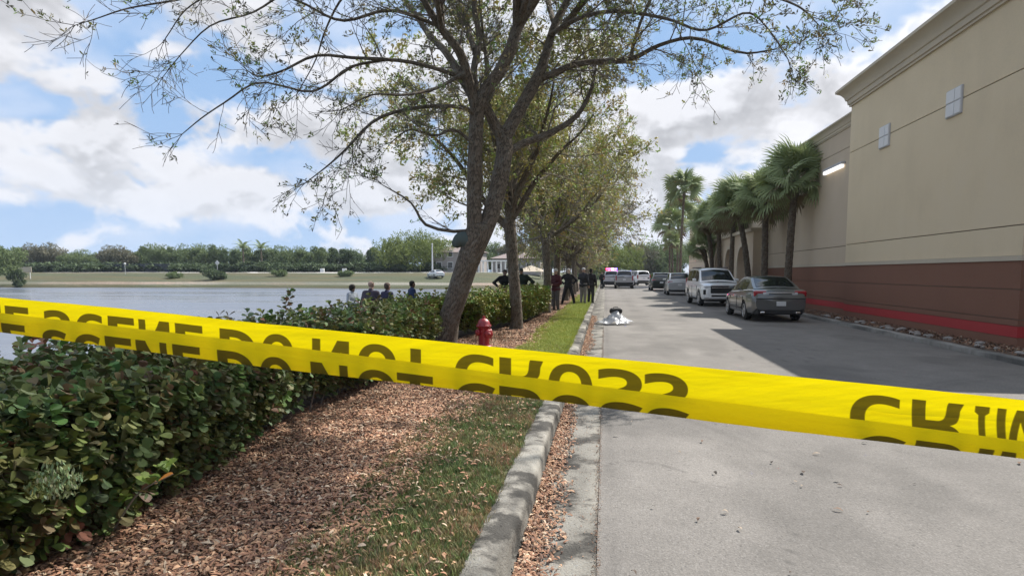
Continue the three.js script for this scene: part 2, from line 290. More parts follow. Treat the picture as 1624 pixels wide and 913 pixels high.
// ---------------------------------------------------------------- the big store
M.tan = std({ color: rgb(0.72, 0.60, 0.425), map: T.wall, bumpMap: T.fine, bumpScale: 0.002, roughness: 0.93 });
M.tan2 = std({ color: rgb(0.57, 0.47, 0.36), map: T.wall, bumpMap: T.fine, bumpScale: 0.002, roughness: 0.93 });  // same tan made darker and greyer: shade of the recess put into the colour
M.cream = std({ color: rgb(0.60, 0.53, 0.42), map: T.stucco, roughness: 0.9 });
M.brown = std({ color: rgb(0.22, 0.105, 0.068), map: T.wall, bumpMap: T.fine, bumpScale: 0.002, roughness: 0.85 });
M.red = std({ color: rgb(0.44, 0.035, 0.04), map: T.stucco, roughness: 0.7 });
M.joint = std({ color: rgb(0.2, 0.16, 0.12) });
M.white = std({ color: rgb(0.72, 0.72, 0.72), roughness: 0.6 });
M.whiteGrey = std({ color: rgb(0.5, 0.5, 0.52), roughness: 0.5 });
{
  const b = base('store_building', [8.6, 0, -25.5]);
  tag(b, 'long tan and brown windowless store building with a moulded cornice, right of the drive', 'building');
  const put = (name, x0, x1, y0, y1, z0, z1, m) => add(name, box(x0 - 8.6, x1 - 8.6, y0, y1, z0 + 25.5, z1 + 25.5), m, b);
  // near projecting block: poured panels with recessed joints, in front of a dark backing
  const wallOf = (xf, z0, z1, tan, top, uppers) => {
    put('wall_core', xf + 0.03, xf + 12, -0.1, top - 0.02, z0 + 0.03, z1 - 0.03, M.joint);
    const rows = [[-0.1, 0.32, M.brown], [0.328, 0.565, M.red], [0.575, 0.70, M.brown], [0.72, 1.335, M.brown], [1.355, 1.945, M.brown], [2.06, 2.685, tan], ...uppers];
    for (const [y0, y1, m] of rows) put(m === M.red ? 'painted_band' : 'wall_panel', xf, xf + 12.1, y0, y1, z0, z1, m);
    put('sill_band', xf - 0.03, xf + 12.1, 1.95, 2.055, z0 - 0.02, z1 + 0.02, M.cream);
  };
  wallOf(8.6, -25.5, -15.2, M.tan, 7.6, [[2.71, 5.93, M.tan], [5.955, 7.58, M.tan]]);
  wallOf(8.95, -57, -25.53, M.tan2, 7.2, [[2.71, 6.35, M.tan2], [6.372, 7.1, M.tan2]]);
  wallOf(8.75, -72, -57.02, M.tan, 6.7, [[2.71, 6.5, M.tan]]);
  wallOf(11.2, -15.17, 14, M.tan, 7.6, [[2.71, 5.93, M.tan], [5.955, 7.58, M.tan]]);
  // cornices: profile swept along the face and round the far end
  const cornice = (xf, z0, z1, y, s, m) => {
    const pr = [[0, 0], [-0.06, 0.0], [-0.06, 0.06], [-0.1, 0.07], [-0.12, 0.2], [-0.16, 0.22], [-0.19, 0.32], [-0.27, 0.43], [-0.38, 0.5], [-0.42, 0.52], [-0.42, 0.6], [0.02, 0.61]].map(([a, c]) => [a * s, c * s]);
    const bf = new Buf();
    const ring = [[z1 + 0.001, 0], [z0, 1]];
    // front run, then a return along the far end
    const col = (k, q) => { const [a, c] = pr[k]; return q === 0 ? [xf + a, y + c, z1] : q === 1 ? [xf + a, y + c, z0 + a] : [xf + 9, y + c, z0 + a]; };
    for (let q = 0; q < 2; q++) for (let k = 0; k < pr.length - 1; k++) {
      const A = col(k, q), B = col(k + 1, q), C = col(k, q + 1), D = col(k + 1, q + 1), i = bf.count;
      for (const p of [A, B, C, D]) bf.vert(p[0] - 8.6, p[1], p[2] + 25.5, 0, 0, 0, p[0] + p[2], p[1]);
      bf.i.push(i, i + 1, i + 2, i + 1, i + 3, i + 2);
    }
    const i0 = bf.count; pr.forEach(([a, c]) => bf.vert(xf + a - 8.6, y + c, z1 + 25.5, 0, 0, 1, a, c)); for (let k = 1; k < pr.length - 1; k++) bf.i.push(i0, i0 + k, i0 + k + 1);
    const g = bf.geo(true); add('cornice', toCreasedNormals(g, 0.5), m, b);
  };
  cornice(8.6, -25.5, -15.2, 7.56, 1.05, M.cream);
  cornice(8.95, -57, -25.54, 7.1, 0.62, M.cream);
  cornice(8.75, -72, -57.03, 6.5, 0.6, M.cream);
  // roofs
  put('roof', 8.7, 20, 7.7, 7.8, -25.4, -15.3, M.joint); put('roof', 9.0, 20, 7.2, 7.3, -56.9, -25.6, M.joint);
  // two white vent panels on the upper joint
  for (const [zc, yc] of [[-22.45, 5.92], [-18.28, 5.93]]) {
    const v = add('vent', rbox(0.05, 0.68, 0.74, 0.012, -0.02, yc, zc + 25.5), M.whiteGrey, b);
    for (const [dy, dz, w] of [[0.165, 0.22, 0.27], [0.165, -0.14, 0.4], [-0.165, 0.22, 0.27], [-0.165, -0.14, 0.4]]) {
      add('pane', rbox(0.03, 0.3, w, 0.008, -0.05, yc + dy, zc + 25.5 + dz), M.white, v);
    }
  }
  // arcade porch with two arches, beyond the palms
  {
    const s = new THREE.Shape(); s.moveTo(0, 0); s.lineTo(14.5, 0); s.lineTo(14.5, 4.0); s.lineTo(0, 4.0); s.closePath();
    const ring = (c, r, h) => { const p = new THREE.Path(); p.moveTo(c - r, 0.02); p.lineTo(c - r, h); p.absarc(c, h, r, Math.PI, 0, true); p.lineTo(c + r, 0.02); p.closePath(); return p; };
    const arches = [[3.0, 1.25], [7.2, 1.25], [11.4, 1.25]];
    for (const [c, r] of arches) s.holes.push(ring(c, r, 2.0));
    const g = new THREE.ExtrudeGeometry(s, { depth: 0.5, bevelEnabled: false, curveSegments: 20 }); g.rotateY(Math.PI / 2); // shape x -> -z
    g.translate(8.15 - 8.6, 0, -38.6 + 25.5);
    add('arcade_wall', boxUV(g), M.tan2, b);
    for (const [c, r] of arches) {
      const q = new THREE.Shape(); q.moveTo(-r - 0.2, 0); q.lineTo(-r - 0.2, 2.0); q.absarc(0, 2.0, r + 0.2, Math.PI, 0, true); q.lineTo(r + 0.2, 0); q.lineTo(r, 0); q.lineTo(r, 2.0); q.absarc(0, 2.0, r, 0, Math.PI, false); q.lineTo(-r, 0); q.closePath();
      const t = new THREE.ExtrudeGeometry(q, { depth: 0.06, bevelEnabled: false, curveSegments: 20 }); t.rotateY(Math.PI / 2); t.translate(8.09 - 8.6, 0, -38.6 + 25.5 - c);
      add('arch_trim', t, M.cream, b);
    }
    put('arcade_roof', 8.0, 8.95, 4.0, 4.18, -53.2, -38.5, M.cream);
  }
  // lit wall washer on the recessed wall
  const lm = new THREE.MeshStandardMaterial({ color: rgb(0.9, 0.9, 0.9), emissive: rgb(1, 0.98, 0.95), emissiveIntensity: 0.6 });
  const f = add('wall_lamp', rbox(0.16, 0.1, 2.2, 0.02, 8.86 - 8.6, 5.84, -28.0 + 25.5), M.whiteGrey, b);
  add('lamp_tube', rbox(0.13, 0.14, 2.1, 0.03, 8.85 - 8.6, 5.73, -28.0 + 25.5), lm, f);
}
// ---------------------------------------------------------------- trees of the verge
M.bark = std({ map: T.bark, bumpMap: T.barkB, bumpScale: 0.012, roughness: 0.95, color: rgb(0.8, 0.78, 0.78) });
M.twig = std({ color: rgb(0.13, 0.11, 0.095) });
M.twigGrey = std({ color: rgb(0.23, 0.2, 0.175) });
M.leafThin = new THREE.MeshPhysicalMaterial({ color: 0xffffff, roughness: 0.62, transmission: 0.38, thickness: 0, specularIntensity: 0.5 });
function leafGeo(len, wid, fold = 0.25, droop = 0.15) {   // a pointed leaf folded along its midrib, standing along +y
  const b = new Buf(), rows = [[0, 0.05], [0.3, 0.8], [0.55, 1], [0.8, 0.62], [1, 0.03]];
  for (const [t, w] of rows) { const y = t * len, z = -droop * len * t * t; b.vert(-w * wid / 2, y, z + fold * w * wid / 2, 0, 0, 1); b.vert(0, y, z, 0, 0, 1); b.vert(w * wid / 2, y, z + fold * w * wid / 2, 0, 0, 1); }
  for (let k = 0; k < rows.length - 1; k++) { const a = k * 3; b.i.push(a, a + 1, a + 3, a + 1, a + 4, a + 3, a + 1, a + 2, a + 4, a + 2, a + 5, a + 4); }
  return b.geo(true);
}
function roundLeafGeo(len, wid) {   // blunt, egg-shaped hedge leaf
  const b = new Buf(), rows = [[0, 0.06], [0.2, 0.45], [0.5, 0.9], [0.78, 1], [0.96, 0.55]];
  for (const [t, w] of rows) { const y = t * len, z = -0.12 * len * t * t; b.vert(-w * wid / 2, y, z + 0.2 * w * wid / 2, 0, 0, 1); b.vert(0, y, z, 0, 0, 1); b.vert(w * wid / 2, y, z + 0.2 * w * wid / 2, 0, 0, 1); }
  for (let k = 0; k < rows.length - 1; k++) { const a = k * 3; b.i.push(a, a + 1, a + 3, a + 1, a + 4, a + 3, a + 1, a + 2, a + 4, a + 2, a + 5, a + 4); }
  return b.geo(true);
}
function flatTuft(n, len, wid, spread, seed) {   // a cluster of n leaves round a twig end
  const r = rngOf(seed), parts = [], l = leafGeo(len, wid);
  for (let k = 0; k < n; k++) { const g = l.clone(); const s = 0.7 + 0.6 * r(); g.scale(s, s, s); g.rotateX(-0.4 - r() * 1.3); g.rotateY(r() * 6.28); g.rotateZ((r() - 0.5) * 0.8); g.translate((r() - 0.5) * spread, (r() - 0.3) * spread, (r() - 0.5) * spread); parts.push(g); }
  return mergeGeometries(parts);
}
function randDir(r) { const z = r() * 2 - 1, a = r() * 6.28, s = Math.sqrt(1 - z * z); return V(s * Math.cos(a), z, s * Math.sin(a)); }
// grows a side branch with its own twigs; leaf sites go into `sites`
function grow(buf, p0, dir, len, r0, level, r, o, sites) {
  const n = Math.max(3, Math.round(len / o.step[level])), pts = [p0.clone()], radii = [r0], d = dir.clone(), ds = [d.clone()];
  for (let k = 1; k <= n; k++) {
    d.addScaledVector(randDir(r), o.wander[level]); d.y += o.lift[level] * (len / n); d.normalize();
    pts.push(pts[k - 1].clone().addScaledVector(d, len / n)); radii.push(Math.max(o.rmin, r0 * (1 - 0.75 * k / n))); ds.push(d.clone());
  }
  buf.tube(pts, radii, level === 0 ? 6 : level === 1 ? 4 : 3, false);
  if (level < o.levels) {
    const count = Math.round(len * o.perMetre[level] * (0.7 + 0.6 * r()));
    for (let c = 0; c < count; c++) {
      const t = lerp(0.18, 1, (c + r()) / count), k = Math.min(n - 1, Math.floor(t * n)), f = t * n - k;
      const p = pts[k].clone().lerp(pts[k + 1], f), side = randDir(r).cross(ds[k]).normalize();
      const a = lerp(0.45, 1.05, r()), nd = ds[k].clone().multiplyScalar(Math.cos(a)).addScaledVector(side, Math.sin(a)).normalize();
      grow(buf, p, nd, Math.min(len * 0.75, o.len[level + 1] * (0.5 + r()) * (1.15 - 0.5 * t)), Math.max(o.rmin, radii[k] * 0.55), level + 1, r, o, sites);
    }
  }
  if (level >= o.levels - 1) for (let k = 1; k <= n; k++) if (r() < o.leafy) sites.push([pts[k], ds[k]]);
}
function leafList(sites, r, tint, s0, s1) {
  return sites.map(([p, d]) => { const s = lerp(s0, s1, r()), c = tint(p, r); return [p.x, p.y, p.z, (r() - 0.5) * 2.2, r() * 6.28, (r() - 0.5) * 2.2, s, s, s, ...c]; });
}
const LIMBS = {
  T: [[-3.57,-0.08,-14.20,0.311], [-3.41,0.62,-14.20,0.264], [-3.22,1.18,-14.20,0.250], [-3.04,1.75,-14.20,0.264], [-2.87,2.20,-14.20,0.291], [-2.75,2.52,-14.20,0.318], [-2.74,2.73,-14.20,0.270]],
  L: [[-2.79,2.41,-14.20,0.203], [-2.80,2.94,-14.10,0.188], [-2.80,3.47,-14.10,0.181], [-2.76,4.12,-14.00,0.180], [-2.73,4.77,-14.00,0.180], [-2.69,5.29,-14.00,0.173]],
  L1: [[-2.70,5.13,-14.00,0.167], [-2.50,5.51,-14.00,0.147], [-2.21,5.94,-14.10,0.134], [-1.99,6.47,-14.20,0.122], [-1.87,6.89,-14.30,0.116], [-1.58,7.36,-14.40,0.103], [-1.21,8.10,-14.70,0.084], [-0.90,9.19,-15.00,0.057], [-0.71,10.32,-15.20,0.029]],
  L2: [[-2.72,5.05,-14.00,0.120], [-2.84,5.70,-13.70,0.098], [-2.95,6.11,-13.40,0.089], [-3.24,6.47,-13.10,0.075], [-3.51,6.90,-12.80,0.061], [-3.77,7.55,-12.40,0.041], [-3.99,8.24,-12.00,0.023]],
  L2b: [[-2.78,5.33,-13.90,0.093], [-3.17,5.98,-14.20,0.081], [-3.52,6.51,-14.50,0.076], [-3.90,6.92,-14.80,0.070], [-4.42,7.64,-15.20,0.058], [-5.06,8.44,-15.60,0.045], [-6.20,9.57,-16.20,0.023]],
  L3: [[-2.70,5.18,-14.00,0.093], [-2.81,5.97,-14.20,0.074], [-2.75,6.74,-14.50,0.062], [-2.90,7.50,-14.70,0.056], [-2.73,8.43,-14.80,0.042], [-2.66,9.61,-14.80,0.021]],
  R: [[-2.68,2.41,-14.20,0.203], [-2.48,2.93,-14.30,0.218], [-2.34,3.50,-14.40,0.213], [-2.23,4.01,-14.40,0.213], [-2.20,4.38,-14.50,0.214], [-2.22,4.70,-14.50,0.193]],
  R1: [[-2.22,4.57,-14.50,0.159], [-2.01,5.01,-14.60,0.146], [-1.72,5.59,-14.80,0.134], [-1.46,6.17,-15.00,0.114], [-1.36,6.54,-15.10,0.101], [-1.19,7.24,-15.40,0.088], [-0.86,8.10,-15.80,0.068], [-0.60,9.20,-16.20,0.046], [-0.25,10.60,-16.50,0.024]],
  R0: [[-2.24,4.57,-14.50,0.131], [-2.39,4.88,-14.30,0.116], [-2.52,5.15,-14.10,0.101], [-2.66,5.41,-14.00,0.080]],
  R2: [[-1.49,5.97,-15.00,0.086], [-1.09,6.14,-15.10,0.079], [-0.78,6.30,-15.20,0.072], [-0.19,6.42,-15.40,0.066], [0.55,6.48,-15.50,0.059], [1.11,6.70,-15.40,0.044], [1.83,6.76,-15.20,0.036], [2.85,6.33,-15.00,0.025], [3.45,6.32,-14.80,0.014]],
  R2b: [[0.50,6.46,-15.50,0.044], [0.61,6.92,-15.50,0.037], [0.77,7.42,-15.60,0.030], [1.04,8.06,-15.70,0.022]],
  R3: [[-2.15,4.29,-14.50,0.097], [-1.88,4.52,-14.80,0.085], [-1.30,4.82,-15.20,0.072], [-0.71,5.24,-15.50,0.059], [-0.38,5.89,-15.80,0.045], [-0.27,6.49,-16.00,0.023]],
  R4: [[-1.28,6.97,-15.20,0.080], [-0.58,7.01,-14.40,0.062], [0.19,6.80,-13.60,0.052], [1.09,6.31,-12.80,0.037], [1.68,5.88,-12.20,0.029], [2.28,5.99,-11.80,0.025], [2.57,5.53,-11.40,0.019], [2.80,5.04,-11.20,0.011]],
  R5: [[-0.92,7.96,-15.60,0.067], [0.45,8.26,-14.80,0.056], [1.85,7.50,-13.60,0.042], [2.69,6.61,-12.60,0.030], [3.23,6.17,-12.20,0.023], [3.48,5.80,-12.00,0.011]],
  H1: [[-2.83,5.65,-13.80,0.072], [-3.29,5.75,-13.40,0.057], [-3.94,5.84,-13.00,0.050], [-4.79,5.76,-12.40,0.041], [-5.41,5.73,-12.10,0.035], [-5.95,5.38,-11.80,0.028], [-6.30,5.25,-11.60,0.022], [-6.44,5.33,-11.50,0.011]],
  H2: [[-4.30,5.82,-12.80,0.040], [-4.89,5.62,-12.50,0.036], [-5.33,5.23,-12.30,0.032], [-5.59,5.11,-12.20,0.029], [-6.52,5.26,-12.00,0.026], [-7.05,4.88,-11.80,0.020], [-7.48,4.58,-11.70,0.017], [-7.90,4.29,-11.70,0.011]],
  H3: [[-2.74,4.96,-14.00,0.073], [-2.88,5.07,-13.70,0.059], [-3.77,5.05,-13.40,0.051], [-4.63,4.79,-13.20,0.044], [-5.24,4.15,-13.00,0.031], [-5.55,3.85,-12.90,0.021], [-6.02,3.48,-12.80,0.012]],
  H4: [[-2.85,2.71,-14.20,0.061], [-3.00,2.59,-14.10,0.054], [-3.82,2.72,-13.90,0.043], [-4.10,3.17,-13.80,0.030], [-4.70,3.55,-13.70,0.013]],
  H5: [[-3.26,6.50,-13.10,0.056], [-4.09,6.67,-12.60,0.042], [-4.94,6.38,-12.20,0.035], [-5.61,6.62,-11.80,0.028], [-6.47,6.73,-11.40,0.022], [-7.32,6.38,-11.20,0.016], [-7.74,5.82,-11.10,0.011]],
  H5b: [[-3.51,6.90,-12.80,0.049], [-4.52,7.24,-11.80,0.039], [-5.73,6.74,-10.90,0.031], [-6.79,6.19,-10.40,0.025], [-7.71,5.94,-10.10,0.017], [-8.19,5.77,-10.00,0.012], [-8.56,5.69,-10.00,0.008]],
  H6: [[-4.95,6.98,-11.70,0.033], [-5.65,6.58,-11.40,0.027], [-6.14,6.21,-11.20,0.022], [-6.86,6.00,-11.10,0.018], [-7.34,5.54,-11.00,0.013], [-7.75,5.13,-11.00,0.008]],
  H7: [[-4.31,7.27,-12.20,0.035], [-5.09,6.91,-12.60,0.030], [-5.47,6.38,-12.70,0.024], [-5.72,5.88,-12.80,0.018], [-6.14,5.23,-12.80,0.011]],
  H8: [[-2.75,4.36,-13.90,0.053], [-3.11,4.63,-13.60,0.042], [-3.44,4.45,-13.30,0.032], [-3.90,4.55,-13.10,0.025], [-4.26,4.29,-13.00,0.012]],
  H9: [[-2.87,5.76,-13.60,0.058], [-3.32,5.27,-12.90,0.043], [-3.78,5.01,-12.30,0.032], [-4.21,4.90,-11.80,0.022], [-4.69,4.57,-11.50,0.014]],
  G1: [[-1.21, 8.1, -14.7, 0.08], [-0.2, 9.0, -13.2, 0.065], [1.0, 9.6, -11.4, 0.045], [2.0, 9.9, -9.6, 0.02]],
  G2: [[-1.0, 7.2, -15.4, 0.08], [0.5, 8.3, -14.0, 0.065], [2.2, 8.9, -12.2, 0.045], [3.4, 9.1, -10.5, 0.02]],
  G3: [[-1.9, 6.9, -14.3, 0.1], [-1.6, 7.9, -12.5, 0.08], [-0.8, 8.6, -10.6, 0.06], [0.4, 8.9, -8.8, 0.04], [1.6, 9.0, -7.2, 0.02]],
  G4: [[-0.9, 9.2, -15.0, 0.057], [0.8, 10.2, -14.0, 0.05], [2.6, 10.6, -12.8, 0.035], [4.0, 10.6, -11.5, 0.02]],
  G5: [[-3.24, 6.5, -13.1, 0.075], [-2.9, 7.8, -11.5, 0.06], [-2.0, 8.7, -9.8, 0.045], [-1.0, 9.1, -8.0, 0.02]],
  G6: [[-0.8, 8.6, -10.6, 0.05], [0.9, 8.6, -10.4, 0.04], [2.4, 8.5, -9.8, 0.02]],
  G7: [[1.0, 9.6, -11.4, 0.04], [2.2, 9.2, -10.6, 0.03], [3.3, 8.8, -9.4, 0.015]],
  F1: [[-1.87,6.89,-14.30,0.082], [-1.52,7.22,-13.30,0.063], [-1.17,7.40,-12.20,0.046], [-0.96,7.50,-11.00,0.031], [-0.88,7.66,-10.00,0.014]],
  F2: [[-3.24,6.47,-13.10,0.062], [-3.08,6.67,-12.00,0.046], [-3.10,6.83,-10.90,0.036], [-2.97,7.02,-9.80,0.023], [-3.07,7.26,-9.00,0.013]],
  K1: [[-1.19,7.24,-15.40,0.066], [-1.44,8.27,-16.60,0.063], [-1.38,9.37,-17.80,0.051], [-1.81,10.48,-18.80,0.027]],
  K2: [[-2.84,6.45,-14.40,0.062], [-3.37,7.78,-15.80,0.060], [-3.89,8.91,-17.10,0.049], [-4.48,10.05,-18.20,0.026]],
};
{
  const t = base('leaning_tree', [-3.5, 0.13, -14.2]), r = rngOf(4101);
  tag(t, 'large forked tree with thick leaning trunk and twiggy crown, left of the red hydrant', 'tree');
  const rel = (rows) => rows.map(([x, y, z, rr]) => [x + 3.5, y - 0.13, z + 14.2, rr]);
  const trunk = new Buf(), limbs = new Buf(), twigs = new Buf(), sites = [];
  const order = Object.keys(LIMBS);
  for (const k of order) {
    const { pts, radii } = spline(rel(LIMBS[k]), k === 'T' || k === 'L' || k === 'R' ? 0.12 : 0.2);
    const isSide = k[0] === 'H' || k === 'R4' || k === 'R5'; if (isSide) for (let q = 0; q < radii.length; q++) radii[q] *= 0.75;
    if (k === 'T') { for (let q = 0; q < radii.length; q++) radii[q] *= 0.9 + 0.22 * Math.exp(-q * 0.12 * 5); trunk.tube(pts, radii, 28, true, 0.16, 3); }
    else if (k === 'L' || k === 'R') { for (let q = 0; q < radii.length; q++) radii[q] *= 0.86; trunk.tube(pts, radii, 20, true, 0.16, 5); if (k === 'L') continue; }
    else limbs.tube(pts, radii, radii[0] > 0.09 ? 12 : 7, true, 0.12, 7);
    if (k === 'T' || k === 'R') continue;
    const o = { step: [0.16, 0.12, 0.1], wander: [0.16, 0.2, 0.22], lift: [0.12, -0.02, -0.1], rmin: 0.0042, levels: 2, perMetre: [4.6, 6.0, 0], len: [1.15, 0.8, 0.38], leafy: k[0] === 'G' ? 0.8 : 0.62 };
    const total = pts.length;
    for (let q = 2; q < total; q++) {
      if (radii[q] > 0.14 || r() > (k[0] === 'G' ? 0.85 : isSide ? 0.42 : radii[q] > 0.08 ? 0.3 : 0.6)) continue;
      const d = pts[q].clone().sub(pts[q - 1]).normalize(), side = randDir(r).cross(d).normalize(), a = lerp(0.5, 1.2, r());
      const nd = d.multiplyScalar(Math.cos(a)).addScaledVector(side, Math.sin(a)); nd.y += 0.12; nd.normalize();
      grow(twigs, pts[q], nd, lerp(0.5, 1.7, r()) * (radii[q] < 0.02 ? 0.55 : 1), Math.min(0.02, Math.max(0.006, radii[q] * 0.42)), 0, r, o, sites);
    }
    const e = pts.at(-1), de = e.clone().sub(pts.at(-2)).normalize();
    for (let q = 0; q < 3; q++) grow(twigs, e, de.clone().addScaledVector(randDir(r), 0.5).normalize(), lerp(0.4, 0.9, r()), 0.007, 1, r, o, sites);
  }
  add('trunk', trunk.geo(), M.bark, t); add('limbs', limbs.geo(), M.bark, t);
  const tw = add('twigs', twigs.geo(), M.twig, t); tw.userData.kind = 'stuff';
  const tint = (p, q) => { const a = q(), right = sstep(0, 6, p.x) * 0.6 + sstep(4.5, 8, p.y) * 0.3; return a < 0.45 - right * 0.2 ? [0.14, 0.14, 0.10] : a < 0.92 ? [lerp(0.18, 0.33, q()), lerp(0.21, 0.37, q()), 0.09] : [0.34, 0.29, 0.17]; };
  const tuft = flatTuft(5, 0.068, 0.026, 0.07, 11);
  const kept = sites.filter(([p]) => { const cl = fbm(p.x * 0.8 + 40, p.y * 0.8 + p.z * 0.8 + 40, 3, 301), low = sstep(-3.2, 0.2, p.x); return p.y > 7.2 || r() < (0.22 + 1.1 * sstep(0.36, 0.6, cl)) * lerp(0.26, 0.85, low); });
  console.log('main tree: twig verts', twigs.count, 'leaf tufts', kept.length);
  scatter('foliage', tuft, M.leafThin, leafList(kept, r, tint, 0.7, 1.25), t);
  // weathered stub with blue-green lichen on the left of the trunk
  const st = new Buf(); { const { pts, radii } = spline([[0.75, 2.16, 0.02, 0.14], [0.56, 2.26, 0.08, 0.18], [0.40, 2.27, 0.12, 0.17], [0.27, 2.16, 0.14, 0.09]], 0.05); st.tube(pts, radii, 14, true, 0.3, 13); }
  add('branch_stub', st.geo(true), std({ color: rgb(0.085, 0.11, 0.105), bumpMap: T.fine, bumpScale: 0.01 }), t);
}
// the row behind it: four grown once, the others copies
function verge(seed, H, o) {
  const r = rngOf(seed), trunk = new Buf(), twigs = new Buf(), sites = [], g = { trunk, twigs };
  const fork = H * o.fork, lean = (r() - 0.5) * 0.5;
  const main = spline([[0, -0.1, 0, o.r * 1.35], [0.02, 0.3, 0, o.r * 1.05], [lean * 0.5, fork * 0.55, 0.05, o.r * 0.95], [lean, fork, 0, o.r]], 0.15);
  trunk.tube(main.pts, main.radii, 12, true, 0.14, seed);
  const nl = o.limbs;
  for (let k = 0; k < nl; k++) {
    const az = k / nl * 6.28 + r() * 0.9, tilt = lerp(0.3, 1.1, r()), L = H * lerp(0.46, 0.72, r()) * (1 - 0.15 * tilt);
    const d = V(Math.sin(tilt) * Math.cos(az), Math.cos(tilt), Math.sin(tilt) * Math.sin(az)), p = [], n = 6; let q = V(lean, fork - 0.05 - 0.25 * r(), 0), rr = o.r * lerp(0.55, 0.75, r());
    for (let i = 0; i <= n; i++) { p.push([q.x, q.y, q.z, Math.max(0.01, rr * (1 - 0.85 * i / n))]); d.addScaledVector(randDir(r), 0.2); d.y += 0.06; d.normalize(); q = q.clone().addScaledVector(d, L / n); }
    const s = spline(p, 0.22); trunk.tube(s.pts, s.radii, 7, true, 0.12, seed + k);
    const oo = { step: [0.25, 0.2, 0.16], wander: [0.2, 0.22, 0.25], lift: [0.1, 0.0, -0.05], rmin: o.rmin, levels: 2, perMetre: [4.0, 5.0, 0], len: [1.6, 1.0, 0.5], leafy: o.leafy };
    for (let i = 2; i < s.pts.length; i++) {
      if (r() > 0.78) continue;
      const dd = s.pts[i].clone().sub(s.pts[i - 1]).normalize(), a = lerp(0.5, 1.15, r()), nd = dd.multiplyScalar(Math.cos(a)).addScaledVector(randDir(r).cross(dd).normalize(), Math.sin(a)).normalize();
      grow(twigs, s.pts[i], nd, lerp(0.7, 2.0, r()), Math.max(0.008, s.radii[i] * 0.4), 0, r, oo, sites);
    }
  }
  const out = new THREE.Group();
  add('trunk', trunk.geo(), M.bark, out);
  add('twigs', twigs.geo(), M.twigGrey, out).userData.kind = 'stuff';
  scatter('foliage', flatTuft(7, 0.085, 0.036, 0.13, seed), M.leafThin, leafList(sites, r, o.tint, 0.8, 1.4), out);
  console.log('verge tree', seed, twigs.count, sites.length);
  return out;
}
const olive = (p, q) => { const a = q(); return a < 0.2 ? [0.22, 0.23, 0.11] : a < 0.84 ? [lerp(0.32, 0.52, q()), lerp(0.34, 0.52, q()), 0.14] : [0.46, 0.4, 0.22]; };
const dusty = (p, q) => { const a = q(); return a < 0.4 ? [0.15, 0.14, 0.09] : a < 0.8 ? [lerp(0.19, 0.30, q()), lerp(0.18, 0.26, q()), 0.10] : [0.3, 0.24, 0.17]; };
{
  const kinds = [
    verge(51, 7.9, { r: 0.15, fork: 0.36, limbs: 6, rmin: 0.005, leafy: 0.72, tint: olive }),
    verge(52, 7.4, { r: 0.13, fork: 0.34, limbs: 6, rmin: 0.006, leafy: 0.5, tint: olive }),
    verge(53, 7.8, { r: 0.14, fork: 0.32, limbs: 7, rmin: 0.007, leafy: 0.6, tint: olive }),
    verge(54, 7.0, { r: 0.13, fork: 0.3, limbs: 6, rmin: 0.007, leafy: 0.42, tint: dusty }),
  ];
  const spots = [[-2.42, -18.0, 0, 0.4, 1.06], [-2.2, -25.2, 1, 1.2, 1.14], [-2.3, -30.5, 2, 2.2, 1.05], [-2.1, -36.5, 3, 3.3, 1.05], [-2.3, -42, 0, 4.3, 0.95], [-2.2, -48, 1, 5.1, 1.05], [-2.3, -54.5, 2, 0.3, 0.92], [-2.2, -61, 3, 1.9, 1.05], [-2.3, -68, 0, 2.9, 0.9], [-2.2, -75, 1, 3.9, 1], [-2.2, -83, 2, 4.9, 0.9], [-2.2, -92, 3, 0.9, 1]];
  const labels = ['olive-leaved tree with a slim straight trunk, directly behind the red hydrant', 'thin dark-trunked tree at the far end of the clipped hedge, beside the person in maroon', 'spreading tree right behind the person standing with legs apart'];
  spots.forEach(([x, z, k, turn, s], i) => {
    const t = kinds[k].clone(); t.name = numbered('verge_tree'); t.position.set(x, 0.13, z); t.rotation.y = turn; t.scale.setScalar(s); t.userData = {}; scene.add(t);
    tag(t, labels[i] ?? 'thin olive-brown tree in the receding row along the lawn strip, beyond the standing officers', 'tree', 'trees in a row along the lawn strip');
  });
}
// ---------------------------------------------------------------- hedge, lawn blades, leaf litter
M.hedgeLeaf = new THREE.MeshPhysicalMaterial({ color: 0xffffff, roughness: 0.55, transmission: 0.34, thickness: 0, specularIntensity: 0.35 });
M.blade = new THREE.MeshPhysicalMaterial({ color: 0xffffff, roughness: 0.7, transmission: 0.35, thickness: 0, specularIntensity: 0.3 });
M.litter = std({ color: 0xffffff, roughness: 0.85, side: THREE.DoubleSide });
const hedgeTop = (x, z) => { const t = (x + 3.6) / 0.62; return 1.0 + lerp(0.14, 0.08, sstep(-7, -11, z)) * (fbm(x * 1.7, z * 0.9, 3, 401) - 0.5) * 2 + 0.1 * sstep(-15, -20, z) - 0.10 * Math.pow(Math.abs(t), 4) * 0.8; };
const notch = (z) => sstep(-11.3, -12.3, z) * sstep(-15.6, -14.7, z);   // the leaning tree stands in a bay of the hedge
const hedgeMid = (z) => -3.58 - 0.5 * notch(z) + 0.10 * (fbm(z * 0.5, 2.2, 2, 402) - 0.5) * 2 + 0.9 * sstep(-15.5, -23, z);
const hedgeHalf = (z) => 0.60 - 0.42 * notch(z) + 0.14 * sstep(-6.5, -3.5, z) + 0.10 * (fbm(z * 0.9, 8.2, 3, 403) - 0.5) * 2;
